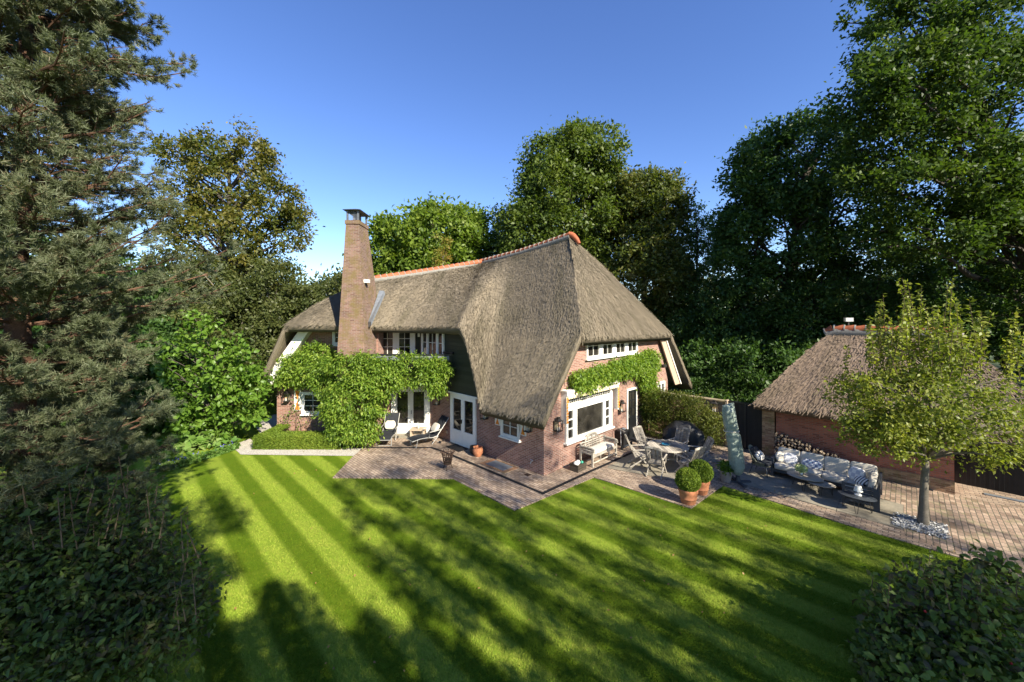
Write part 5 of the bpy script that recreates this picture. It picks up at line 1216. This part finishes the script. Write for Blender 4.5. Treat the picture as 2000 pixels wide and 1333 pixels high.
nt_ = 4; fr = RNG.uniform(.1, 1.0, (len(T0), nt_)); PT = (T0[:, None] + TD[:, None] * (TL[:, None] * fr)[:, :, None] + RNG.normal(0, .008, (len(T0), nt_, 3))).reshape(-1, 3); PD = np.repeat(TD, nt_, 0)
hit_ = PT - np.array(SDIR) * ((PT[:, 2:3] - .5) / SDIR.z); k = ~((np.abs(hit_[:, 0] + 11.8) < 2.8) & (np.abs(hit_[:, 1] - 16.2) < 2.6) & (PT[:, 2] > 3) & (RNG.random(len(PT)) < .55)); PT, PD = PT[k], PD[k]
nn_ = 13; n = len(PT); ax = unit(PD[:, None] * 1.0 + RNG.normal(0, .62, (n, nn_, 3))).reshape(-1, 3); B = np.repeat(PT, nn_, 0) + RNG.normal(0, .012, (n * nn_, 3))
ln = RNG.uniform(.055, .095, (n * nn_, 1)); sd = unit(np.cross(ax, RNG.normal(0, 1, ax.shape))) * .0052
tri = np.stack([B - sd, B + sd, B + ax * ln], 1).reshape(-1, 3)
mesh_np('needles', tri, np.arange(len(tri)).reshape(-1, 3), G_pine, pine)

# ---------------------------------------------------------------- garden shrubs
tree('magnolia_shrub', 'large sunny broad-leaved shrub between the pine and the left end of the house', 'shrub', gz(-13.2, 17.4), [lobe(420, 740, 78, 90, 17.3, 1.2), lobe(455, 720, 62, 75, 17.1, 1.1), lobe(400, 660, 50, 50, 17.3, 1), lobe(480, 760, 42, 55, 17.0, 1), lobe(390, 800, 70, 50, 17.1, 1.1), lobe(350, 720, 40, 90, 17.5, 1.2), lobe(405, 825, 85, 28, 17.2, .9), lobe(470, 805, 42, 30, 17.1, .7)], 250, .31, 28, .21, G_shrub, .06, nl=60, up=1.1, width=.62, shell=.3, wood='stems', low=.02, fine=True, bark='barkdark')
def shoots(name, base_pts, mat, parent, hmin, hmax, size, per=26):
    P, O = [], []; st = MB()
    for b in base_pts:
        h = random.uniform(hmin, hmax); dx, dy = random.uniform(-.22, .22), random.uniform(-.22, .22); q = np.linspace(0, 1, per)[:, None]
        p = np.array(b) + q * np.array([dx * h, dy * h, h]); st.tube([Vector(p[0]), Vector(p[per // 2]), Vector(p[-1])], [.010, .007, .003], 4, False); P.append(p); O.append(unit(RNG.normal(0, 1, (per, 3)) * np.array([1, 1, .15])))
    P, O = np.concatenate(P), np.concatenate(O)
    leaf_obj('leafy_shoots', leaf_geo(P, size, .5, .5, O * 2.2, 0), mat, parent); st.build('shoots', M['twig'], parent)
# round small tree in white chippings
T = G(1803, 1027); T.z = 0
lob = [lobe(1812, 780, 150, 85, 10.5, 1.9), lobe(1740, 790, 95, 85, 10.4, 1.3), lobe(1880, 780, 105, 95, 10.5, 1.4), lobe(1800, 695, 78, 48, 10.5, 1.2), lobe(1930, 830, 70, 65, 10.2, 1.1), lobe(1690, 775, 55, 50, 10.5, 1.0), lobe(1830, 850, 100, 45, 10.2, 1.2), lobe(1720, 840, 70, 45, 10.1, 1), lobe(1900, 870, 70, 35, 10.1, 1)]
def sofa_beam(P):
    k = np.ones(len(P), bool); s0 = np.array(SDIR)
    for q0, rad, kp in ((UV(-2.4, 16.2, .6), .95, .35), (UV(-1.5, 15.8, .6), .6, .5), (Vector((8.8, 13.7, .7)), .6, .4), (Vector((7.4, 13.1, 1.4)), .7, .5), (UV(-2.2, 15.4, .4), .6, .5)):
        q_ = np.array(q0) - P; dd = np.linalg.norm(q_ - s0 * (q_ @ s0)[:, None], axis=1); k &= (dd > rad) | (RNG.random(len(P)) < kp)
    return k
ap = tree('ornamental_tree', 'small round-crowned tree with upright shoots and a bare pale trunk standing in white chippings', 'tree', T, lob, 600, .26, 60, .10, G_apple, .095, nl=90, up=.4, shell=.25, flat=.8, low=.42, prune=sofa_beam)
c, _ = fill([lobe(1795, 680, 100, 35, 10.5, 1.2), lobe(1830, 715, 180, 35, 10.5, 1.3)], 90, .2); shoots('shoots', c, G_apple, ap, .7, 1.55, .115, 38)
def coversurface(name, label, cat, pts_fn, n, size, mat, group=None, parts=None, up=.4, droop=.5, width=.42):
    t = thing(name, label, cat, (0, 0, 0), 0, group); P, O = pts_fn(n); c = P.mean(0); t.location = (c[0], c[1], 0)
    leaf_obj('leaves', leaf_geo(P, size, up, width, O, droop), mat, t); return t
# wisteria on the left wing and balcony
def blob(lobes, shell=.6):
    return lambda n: (lambda r: (r[0], r[1]))(fill(lobes, n, shell))
def clumped(lobes, ncl, per, r, shell=.55, squash=(1, 1, 1)):
    def f(n):
        c, d = fill(lobes, ncl, shell); off = RNG.normal(0, r, (ncl, per, 3)) * np.array(squash); P = (c[:, None] + off).reshape(-1, 3); o = np.repeat(d, per, 0) + unit(off.reshape(-1, 3)) * .5
        return P, unit(o)
    return f
FW = np.array([0, -1, 0.])
wl_ = [lobe(800, 725, 80, 32, 17.0, .32), lobe(850, 735, 30, 38, 16.95, .28), lobe(700, 720, 60, 34, 16.6, .3), lobe(690, 790, 62, 60, 16.5, .55), lobe(690, 840, 48, 30, 16.5, .45), lobe(745, 745, 40, 45, 16.8, .3), lobe(640, 735, 40, 42, 17.6, .5), lobe(590, 722, 46, 36, 18.0, .35), lobe(620, 695, 34, 22, 18.0, .3), lobe(560, 740, 20, 18, 18.0, .25), lobe(650, 800, 16, 46, 17.3, .35)]
wi = coversurface('wisteria', 'lush wisteria covering the balcony front and tumbling to the ground left of the french doors', 'climber', clumped(wl_, 640, 72, .115, .62), 1, .13, G_wist, up=.35, droop=1.2, width=.38)
mb = MB(); b0 = G(690, 872)
for k in range(6): mb.tube([b0 + Vector((random.uniform(-.3, .3), random.uniform(-.1, .1), 0)), b0 + Vector((random.uniform(-.5, .5), .2, 1.2)), b0 + Vector((random.uniform(-1.2, 1.4), .3, 2.6))], [.05, .035, .02], 6)
mb.build('stems', M['twig'], wi)
# wisteria on the gable
def fgpts(n):
    P = []
    for (h, z, rh, rz_, m) in ((2.0, 3.12, .7, .32, 60), (3.2, 3.2, .9, .30, 80), (4.6, 3.3, .9, .32, 80), (5.9, 3.35, .9, .38, 90), (7.0, 3.3, .8, .5, 90), (7.6, 3.45, .7, .4, 50), (7.1, 2.6, .6, .5, 70), (7.5, 1.9, .5, .6, 60), (7.35, 1.1, .38, .5, 36)):
        for k in range(m):
            a, r_ = RNG.uniform(0, 6.28), math.sqrt(RNG.random()); c = FG.p(h + rh * r_ * math.cos(a), z + rz_ * r_ * math.sin(a), RNG.uniform(.05, .42)); P.append(list(c))
    P = np.array(P); off = RNG.normal(0, .11, (len(P), 52, 3)); Q = (P[:, None] + off).reshape(-1, 3); dd = (Q - np.array(C0)) @ np.array(U); Q = Q[dd > .03]
    return Q, unit(np.array(U) * .8 + RNG.normal(0, .5, Q.shape))
w2 = coversurface('wisteria', 'wisteria band over the bay window, hanging down beside the black garden door', 'climber', fgpts, 1, .125, G_wist, up=.35, droop=1.2, width=.38)
mb = MB(); mb.tube([FG.p(7.2, 0, .25), FG.p(7.3, 1.2, .2), FG.p(7.0, 2.6, .15), FG.p(4, 3.2, .15), FG.p(1.8, 3.1, .12)], [.06, .05, .04, .03, .02], 7); mb.build('stems', M['twig'], w2)
# leafy shrub before the garden wall
pts = []
for (u, v, z, ru, rz_, m) in ((-8.2, 17.5, 1.5, .7, .75, 120), (-7.2, 17.4, 1.45, .8, .75, 140), (-6.4, 17.45, 1.25, .6, .75, 120), (-5.75, 17.55, .8, .35, .6, 60), (-7.6, 17.3, .5, 1.0, .45, 60)):
    for k in range(m):
        d_ = unit(RNG.normal(0, 1, 3)); pts.append(list(UV(u + ru * d_[0], v + .35 * d_[1], z + rz_ * d_[2])))
pts = np.array(pts)
def hp(n):
    off = RNG.normal(0, .13, (len(pts), 34, 3)); Q = (pts[:, None] + off).reshape(-1, 3); Q = Q[(Q[:, 2] > .15) & (Q[:, 2] < 2.25)]; return Q, unit(RNG.normal(0, 1, Q.shape))
coversurface('garden_hedge', 'loose glossy hedge in front of the garden wall, behind the barbecue', 'hedge', hp, 1, .085, G_pyr)
# box hedge by the left wing
def bh(n):
    n = 26000; a = RNG.random(n); P = np.empty((n, 3))
    x0, x1, y0, y1, h = -10.75, -7.1, 16.35, 17.15, .52
    P[:, 0] = RNG.uniform(x0, x1, n); P[:, 1] = RNG.uniform(y0, y1, n); P[:, 2] = h
    k = a < .45; P[k, 1] = y0; P[k, 2] = RNG.uniform(0, h, k.sum()); k = (a > .45) & (a < .6); P[k, 0] = RNG.uniform(x0, x0 + .5, k.sum()); P[k, 1] = RNG.uniform(y1, 18.2, k.sum())
    P += RNG.normal(0, .022, P.shape); P[:, 2] = np.abs(P[:, 2]); return P, unit(RNG.normal(0, 1, P.shape) + np.array([0, -.5, .8]))
coversurface('box_hedge', 'low clipped box hedge along the gravel path, in front of the left wing', 'hedge', bh, 1, .055, G_box, width=.6)
# clipped box balls in pots
for c_, r_, h_, lab in ((b1, .335, .66, 'front clipped box ball, in the pot nearest the lawn corner'), (b2, .345, .66, 'rear clipped box ball, standing behind the other one')):
    t = thing('box_ball', lab, 'box plant', c_ + Zv * .36, 0, 'clipped box balls in terracotta pots')
    d_ = unit(RNG.normal(0, 1, (9000, 3))); rr_ = np.array([1 + .05 * noise.noise(Vector(q) * 2.5) for q in d_])[:, None]; P = np.array(c_ + Zv * h_) + d_ * r_ * rr_ * RNG.uniform(.86, 1.0, (9000, 1))
    leaf_obj('leaves', leaf_geo(P, .045, .1, .6, d_, 0, .9), G_box, t); MB().tube([c_ + Zv * .35, c_ + Zv * h_], .02, 6).build('stem', M['twig'], t)
t = thing('potted_plant', 'leafy green plant growing in the grey clay planter', 'plant', b3 + Zv * .3)
P, O = fill([(np.array(b3 + Zv * .46), np.array([.22, .22, .16]))], 260, .3); leaf_obj('leaves', leaf_geo(P, .12, .8, .5, O), G_shrub, t)
P, O = fill([(np.array(vs_.location) + np.array([0, 0, .21]), np.array([.15, .15, .11]))], 900, .8); leaf_obj('flower_head', leaf_geo(P, .045, .2, .8, O, 0, .9), leafmat('hydrangea_petal', [(.38, .46, .22), (.55, .60, .36), (.66, .68, .48)], .3), vs_)
# climbing rose on the left wing
t = thing('climbing_rose', 'thin climbing rose with bare stems on the far left brick wall', 'rose', (-10.2, 18.3, 0))
mb = MB(); P = []
for k in range(9):
    x = -10.4 + .22 * k; pp = [Vector((x, 18.25, 0)), Vector((x + random.uniform(-.2, .2), 18.15, .7)), Vector((x + random.uniform(-.4, .3), 18.28, random.uniform(1.2, 1.9)))]; mb.tube(pp, [.016, .012, .006], 5)
    for j in range(46 if k < 4 else 16): q = RNG.random(); a = pp[0].lerp(pp[1], q * 2) if q < .5 else pp[1].lerp(pp[2], q * 2 - 1); P.append(list(a + Vector(RNG.normal(0, .11, 3))))
mb.build('stems', M['twig'], t); P = np.array(P); P[:, 1] = np.minimum(P[:, 1], 18.33); P = P[P[:, 2] > .4]; leaf_obj('leaves', leaf_geo(P, .10), G_shrub, t)
# hosta bed
for i, (px, py, s_) in enumerate(((330, 885, 1.0), (375, 878, 1.05), (420, 872, .95), (352, 905, .8), (400, 868, .9), (445, 878, .75))):
    g = G(px, py); t = thing('hosta', ('hosta at the left end of the flower bed, by the pine shade', 'hosta second from the left in the flower bed', 'variegated hosta at the right of the flower bed', 'small hosta at the front edge of the flower bed', 'hosta at the back of the bed under the big shrub', 'small hosta at the gravel end of the flower bed')[i], 'hosta', g, 0, 'hostas in the flower bed')
    P, O = [], []
    for k in range(70):
        a = RNG.uniform(0, 6.28); e = RNG.uniform(.1, 1.1); r_ = .12 + .30 * s_ * math.cos(e) * RNG.uniform(.5, 1); P.append([g.x + r_ * math.cos(a), g.y + r_ * math.sin(a), .12 + .42 * s_ * math.sin(e)]); O.append([math.cos(a), math.sin(a), .15])
    fine_obj('leaves', leaf_fine(np.array(P), .30 * s_, 1.3, .7, np.array(O) * 2.5, .3), G_hosta, t)
M['violet'] = plain('violet_petal', (.16, .12, .62), .7, .2)
n = 5200; q = RNG.random((n, 2)); a_, b_ = np.array(G(330, 915)), np.array(G(470, 875)); P = a_ + (b_ - a_) * q[:, :1] + np.stack([np.zeros(n), -.15 - .75 * q[:, 1] * np.sin(np.pi * (.15 + .8 * q[:, 0])), .03 + .22 * RNG.random(n)], 1)
o = leaf_obj('geranium_cover', leaf_geo(P, .085, 1., .8), G_hosta); o['kind'] = 'stuff'; tag(o, 'low flowering ground cover edging the hosta bed', 'ground cover')
k = RNG.choice(n, 40, replace=False)
o = leaf_obj('violet_flowers', np.concatenate([leaf_geo(P[k] + np.array([0, 0, .12]) + RNG.normal(0, .01, (40, 3)), .036, 1.5, .9) for _ in range(4)]), M['violet']); o['kind'] = 'stuff'; tag(o, 'small violet flowers over the ground cover', 'flowers')

# ---------------------------------------------------------------- what throws the shade: trees standing behind the camera
def z1(x, y): return (250 + .45 * x, 860 + .45 * y)
def z2(x, y): return (950 + .525 * x, 900 + .525 * y)
LITPOLY = [[z1(*p) for p in [(40, 235), (200, 150), (480, 60), (965, 70), (870, 110), (900, 168), (878, 222), (930, 300), (958, 380), (950, 425), (1000, 480), (1015, 550), (1130, 600), (1130, 672), (1232, 735), (1250, 800), (1190, 850), (1140, 800), (1050, 700), (1000, 690), (1015, 790), (970, 845), (870, 780), (810, 680), (740, 640), (640, 590), (570, 640), (540, 770), (440, 790), (375, 640), (500, 600), (500, 520), (400, 480), (370, 430), (450, 410), (535, 400), (545, 350), (460, 230), (390, 190), (250, 232)]],
           [z1(*p) for p in [(980, 255), (1060, 250), (1150, 300), (1130, 330), (1020, 300)]],
           [(400, 700), (740, 700), (740, 905), (400, 905)]]
LITELL = [z1(x, y) + (a * .45, b * .45, r) for x, y, a, b, r in ((1070, 290, 70, 32, 15), (1200, 420, 38, 30, 20), (1070, 415, 55, 35, 20), (1375, 830, 62, 36, 35), (1560, 900, 110, 42, 40), (1680, 940, 60, 45, 30), (1870, 910, 45, 60, 30), (1240, 1010, 50, 32, 30), (1640, 435, 85, 26, 35), (1830, 460, 55, 18, 15), (1500, 625, 60, 26, 30), (1650, 720, 110, 36, 38), (1310, 190, 30, 12, 10), (1400, 215, 40, 14, 15), (1560, 790, 50, 30, 30), (1420, 560, 60, 18, 30), (1270, 330, 60, 18, 25), (1750, 850, 60, 22, 35), (1330, 450, 50, 16, 30))]
LITELL += [z2(x, y) + (a * .525, b * .525, r) for x, y, a, b, r in ((400, 280, 95, 26, 25), (230, 320, 48, 18, 15), (530, 205, 60, 17, 22), (690, 380, 105, 26, 30), (850, 495, 145, 22, 34), (890, 330, 95, 28, 22), (1130, 285, 115, 30, 20), (980, 150, 75, 18, 15), (1180, 222, 150, 16, 15), (930, 232, 75, 22, 20), (530, 115, 45, 11, 15), (340, 150, 85, 18, 25), (740, 240, 60, 16, 20), (1380, 375, 65, 10, 18), (1740, 362, 95, 18, 10), (1620, 435, 75, 13, 22), (1720, 500, 42, 9, 20), (710, 730, 55, 16, 25), (850, 545, 70, 22, 30), (950, 430, 80, 16, 25), (720, 510, 50, 18, 25), (1000, 200, 50, 12, 15), (620, 130, 60, 10, 15))]
PATIO_LIT = [(690, 905, 40, 7, 0), (790, 905, 30, 5, 5), (845, 925, 30, 6, 10), (720, 920, 25, 5, 0), (935, 935, 40, 7, 20), (985, 960, 35, 7, 25), (850, 895, 30, 5, 10), (905, 905, 25, 6, 20), (1270, 915, 40, 6, 15), (1200, 935, 50, 6, 20), (1560, 925, 60, 9, 20), (1500, 930, 40, 6, 20), (1600, 900, 70, 12, 12), (1560, 880, 60, 12, 10), (1765, 985, 60, 20, 10), (1900, 985, 70, 9, 12), (1930, 1020, 80, 10, 14), (1870, 1045, 60, 8, 15), (1960, 1065, 60, 8, 15), (1330, 870, 50, 6, 5), (1390, 895, 40, 5, 10), (1050, 945, 30, 5, -15), (1120, 915, 40, 6, -20)]
def inpoly(px, py, poly):
    inside = np.zeros(px.shape, bool); n = len(poly); j = n - 1
    for i in range(n):
        (xi, yi), (xj, yj) = poly[i], poly[j]; c = ((yi > py) != (yj > py)) & (px < (xj - xi) * (py - yi) / (yj - yi + 1e-9) + xi); inside ^= c; j = i
    return inside
def lit(P):
    """sunny where the ray from the sun through P meets the ground (or the chosen plane) in one of the photo's sunny patches"""
    s = np.array(SDIR); g = P - s * (P[:, 2] / s[2])[:, None]; y = np.maximum(g[:, 1], .5); px = 1000 + F * g[:, 0] / y; py = YH + F * CH / y
    px = px + 9 * np.sin(py / 11 + px / 23) + RNG.normal(0, 7, len(P)); py = py + 5 * np.sin(px / 17 - py / 7) + RNG.normal(0, 4, len(P))
    r = np.zeros(len(P), bool)
    for p in LITPOLY: r |= inpoly(px, py, p)
    for x, y_, a, b, rot in LITELL + PATIO_LIT:
        c, s_ = math.cos(R(rot)), math.sin(R(rot)); u = (px - x) * c + (py - y_) * s_; w_ = -(px - x) * s_ + (py - y_) * c; r |= (u / a) ** 2 + (w_ / b) ** 2 < 1
    return r
s_ = np.array(SDIR)
def shade_targets():
    T_ = []
    n = 62000; y = 1 / RNG.uniform(1 / 14.6, 1 / 5.0, n); x = RNG.uniform(-9.5, 12.5, n); T_.append(np.stack([x, y, np.zeros(n)], 1))               # lawn
    n = 420; T_.append(np.stack([RNG.uniform(-10, -3, n), RNG.uniform(2.6, 7, n), RNG.uniform(0, 4.6, n)], 1))     # front left shrub
    n = 90; T_.append(np.stack([RNG.uniform(-14, -9, n), RNG.uniform(5, 9, n), RNG.uniform(0, 4.4, n)], 1))       # foot of the pine
    n = 480; T_.append(np.stack([RNG.uniform(4.0, 9.5, n), RNG.uniform(3.8, 8, n), RNG.uniform(0, 2.0, n)], 1))    # front right shrub
    u = RNG.uniform(-7.6, 4, 260); v = RNG.uniform(13, 17.8, 260); T_.append(np.stack([(u + v) * .7071, (v - u) * .7071, np.zeros(260)], 1))   # terrace
    n = 260; x = RNG.uniform(-5.5, 1, n); T_.append(np.stack([x, RNG.uniform(13.2, 17, n), np.zeros(n)], 1))        # brick patio
    t = RNG.uniform(.2, 7, 110); q = np.array(C0)[None] + t[:, None] * np.array(V); q[:, 2] = RNG.uniform(0, 1.3, 110) ; T_.append(q)          # foot of the gable
    return np.concatenate([T_[0]] + [np.repeat(t_, 8, 0) + RNG.normal(0, .14, (len(t_) * 8, 3)) * np.array([1, 1, 0]) for t_ in T_[1:]])
Tg = shade_targets()
hit = Tg[:, 2] < .01; keep = ~(lit(Tg) & hit); keep &= ~(hit & (Tg[:, 0] > .5) & (RNG.random(len(Tg)) < .46)); Tg = Tg[keep]
yl = RNG.uniform(-7.5, -1.6, len(Tg)); tt = (Tg[:, 1] - yl) / (-s_[1]); C_ = Tg + s_ * tt[:, None]
edges = [-30, 2.5, 8.5, 14.5, 60]
labs = ['tall leafy tree behind the viewer shading the near lawn', 'leafy tree behind the viewer shading the middle of the lawn', 'leafy tree behind the viewer shading the right of the lawn', 'large tree at the far right behind the viewer shading the terrace']
for i in range(4):
    k = (C_[:, 0] >= edges[i]) & (C_[:, 0] < edges[i + 1]); c = C_[k]
    if len(c) < 5: continue
    P = c + RNG.normal(0, .10, c.shape); P = np.concatenate([P, c + RNG.normal(0, .14, c.shape)]); P = P[~lit(P) & (P[:, 1] < -1.2)]
    for q0, rad, kp in (((10.9, 10.4, 3.9), 2.5, .3), (tuple(UV(-2.4, 16.2, .5)), .95, .25), ((5.75, 14.5, .7), .8, .5), (tuple(UV(-2.3, 19.2, 3.6)), 1.9, .3), ((-12.2, 16.6, 2), 2.6, .1), (tuple(FG.p(3, 2)), 1.7, .3)):   # gaps that let the sun through
        q_ = np.array(q0) - P; dd = np.linalg.norm(q_ - s_ * (q_ @ s_)[:, None], axis=1); P = P[(dd > rad) | (RNG.random(len(P)) < kp)]
    bx = c[:, 0].mean(); t = thing('shade_tree', labs[i], 'tree', (bx, -5.5, 0), 0, 'trees behind the viewer')
    leaf_obj('crown', leaf_geo(P, .112, .5, .62), G_oak, t)
    mb = MB(); tr_ = Vector((bx, -5.5, 0)); tp = Vector((bx, -5.2, np.percentile(c[:, 2], 40))); mb.tube([tr_, tr_.lerp(tp, .5) + Vector((.2, 0, 0)), tp], [.3, .22, .08], 9)
    mb.build('trunk', M['bark'], t)
# big trees to the right outside the frame, keeping the far right bushes in shade
for i, (x, y, z, r_, lab) in enumerate(((42, 17, 16, 6.5, 'large tree outside the right edge, behind the nearest one'), (33, 4, 11, 4.0, 'large tree far right, beside the driveway'))):
    tree('shade_tree', lab, 'tree', gz(x, y), [(np.array([x, y, z]), np.array([r_, r_, r_ * 1.2])), (np.array([x - 2, y, z * .55]), np.array([r_, r_, r_ * .7]))], 420, 1.0, 60, .5, G_dark, .4, nl=25, group='trees outside the right edge')

# ---------------------------------------------------------------- the two shrubs close to the camera
nl_ = thing('evergreen_shrub', 'dark shrub with long upright leafy shoots in the lower left corner', 'shrub', (-5.6, 5.2, 0))
P, O = fill([lobe(140, 1140, 150, 110, 5.2, 1.0), lobe(40, 1040, 115, 105, 5.3, 1.0), lobe(320, 1210, 42, 70, 5.2, .6), lobe(130, 1270, 190, 110, 5.0, 1.0)], 900, .35)
off = RNG.normal(0, .14, (900, 30, 3)); Q = (P[:, None] + off).reshape(-1, 3); fine_obj('leaves', leaf_fine(Q, .085, .6, .48, np.repeat(O, 30, 0)), G_near, nl_)
bp_ = [list(D(px, py, RNG.uniform(4.7, 5.6))) for px, py in [(RNG.uniform(20, 330), RNG.uniform(990, 1080)) for _ in range(46)] + [(RNG.uniform(330, 395), RNG.uniform(1090, 1250)) for _ in range(14)]]
shoots('shoots', bp_, G_near, nl_, .3, .7, .09, 24)
mb = MB(); idx = RNG.choice(900, 50, replace=False); limbs(mb, (-5.6, 5.2, 0), P[idx], .06); mb.build('stems', M['barkdark'], nl_, smooth=True)
G_berry = leafmat('berry_shrub_leaf', [(.055, .085, .022), (.09, .145, .03), (.145, .20, .045), (.06, .05, .038), (.20, .21, .07)], .35, rough=.45, spec=.18, nmix=.3)
nr_ = thing('berry_shrub', 'green shrub with a few red berries in the lower right corner', 'shrub', (6.9, 6.2, 0))
P, O = fill([lobe(1870, 1210, 105, 70, 6.3, .8), lobe(1800, 1260, 85, 65, 6.0, .6), lobe(1940, 1190, 80, 60, 6.5, .6), lobe(1890, 1310, 150, 70, 5.8, .7), lobe(1750, 1300, 45, 40, 5.9, .4), lobe(1745, 1205, 26, 18, 6.2, .3), lobe(1880, 1135, 36, 16, 6.5, .3), lobe(1950, 1130, 40, 20, 6.6, .3)], 330, .45)
off = RNG.normal(0, .14, (330, 26, 3)); Q = (P[:, None] + off).reshape(-1, 3); fine_obj('leaves', leaf_fine(Q, .115, .9, .6, np.repeat(O, 26, 0)), G_berry, nr_)
mb = MB(); idx = RNG.choice(330, 60, replace=False); limbs(mb, (6.9, 6.2, 0), P[idx], .05); mb.build('stems', M['barkdark'], nr_, smooth=True)
shoots('shoots', [list(D(RNG.uniform(1690, 1990), RNG.uniform(1130, 1240), RNG.uniform(5.8, 6.6))) for _ in range(46)], G_berry, nr_, .15, .45, .11, 14)
mb = MB()
for k in range(14):
    p = P[RNG.integers(0, 330)] + np.array([0, -.15, .15]); mb.lathe([(.002, -.02), (.016, -.01), (.018, .005), (.002, .02)], tuple(p), 8)
mb.build('berries', plain('red_berry', (.35, .02, .02), .35), nr_, smooth=True)

# ---------------------------------------------------------------- grass blades on the near lawn, a few fallen leaves
n = 520000; y = 1 / RNG.uniform(1 / 16.4, 1 / 5.6, n); x = RNG.uniform(-10.5, 12.5, n); px = 1000 + F * x / y; py = YH + F * CH / y
patio_front = [(650, 934), (885, 936), (1005, 998), (1160, 933), (1350, 994), (1412, 949), (1648, 1024), (2000, 1128), (2500, 1300), (2500, 700), (708, 700), (708, 884), (690, 893)]
ok_ = ~inpoly(px, py, patio_front) & ~((py < 892) & (px > 450)) & ~inpoly(px, py, [(300, 930), (300, 850), (500, 850), (475, 885), (400, 918)]) & (px > -60) & (px < 2060)
x, y = x[ok_], y[ok_]; n = len(x); P = np.stack([x, y, np.full(n, .004)], 1); vv = (x + y) * .7071; sgn = np.where(np.sin((vv - 2.82) * 2 * math.pi / .945) > 0, 1, -1)[:, None]
ax = np.array(U)[None] * sgn * .55 + RNG.normal(0, .42, (n, 3)); ax[:, 2] = RNG.uniform(.5, 1.1, n); ax = unit(ax); h_ = RNG.uniform(.018, .045, (n, 1)); a = RNG.uniform(0, 6.28, n); sd = np.stack([np.cos(a), np.sin(a), np.zeros(n)], 1) * RNG.uniform(.004, .008, (n, 1))
tri = np.stack([P - sd, P + sd, P + ax * h_], 1).reshape(-1, 3); o = mesh_np('lawn_grass', tri, np.arange(3 * n).reshape(-1, 3), lawnmat('grass_blades_near', True)); o['kind'] = 'stuff'; tag(o, 'short striped mown grass of the lawn', 'grass')
n = 260; x = RNG.uniform(-9, 11, n); y = RNG.uniform(6, 16.5, n); o = leaf_obj('fallen_leaves', leaf_geo(np.stack([x, y, np.full(n, .05)], 1), .05, 2.5, .6), leafmat('fallen_leaf', [(.12, .06, .02), (.25, .14, .05), (.16, .12, .04)], .1)); o['kind'] = 'stuff'; tag(o, 'scattered fallen autumn leaves on lawn and paving', 'leaves')

q = RNG.random((2600, 2)); c00, c10, c01, c11 = [np.array(G(*p)) for p in ((1752, 1007), (1846, 1030), (1746, 1028), (1849, 1057))]; P = c00 * ((1 - q[:, :1]) * (1 - q[:, 1:])) + c10 * (q[:, :1] * (1 - q[:, 1:])) + c01 * ((1 - q[:, :1]) * q[:, 1:]) + c11 * (q[:, :1] * q[:, 1:]); P += RNG.normal(0, .03, P.shape); P[:, 2] = RNG.uniform(.043, .06, 2600)
o = leaf_obj('white_chippings', leaf_geo(P, .055, 1.2, .8, fold=.35), plain('white_chips', (.52, .51, .49), .85, .2, var=.35, scale=14)); o['kind'] = 'stuff'; tag(o, 'white stone chippings round the foot of the small tree', 'chippings')
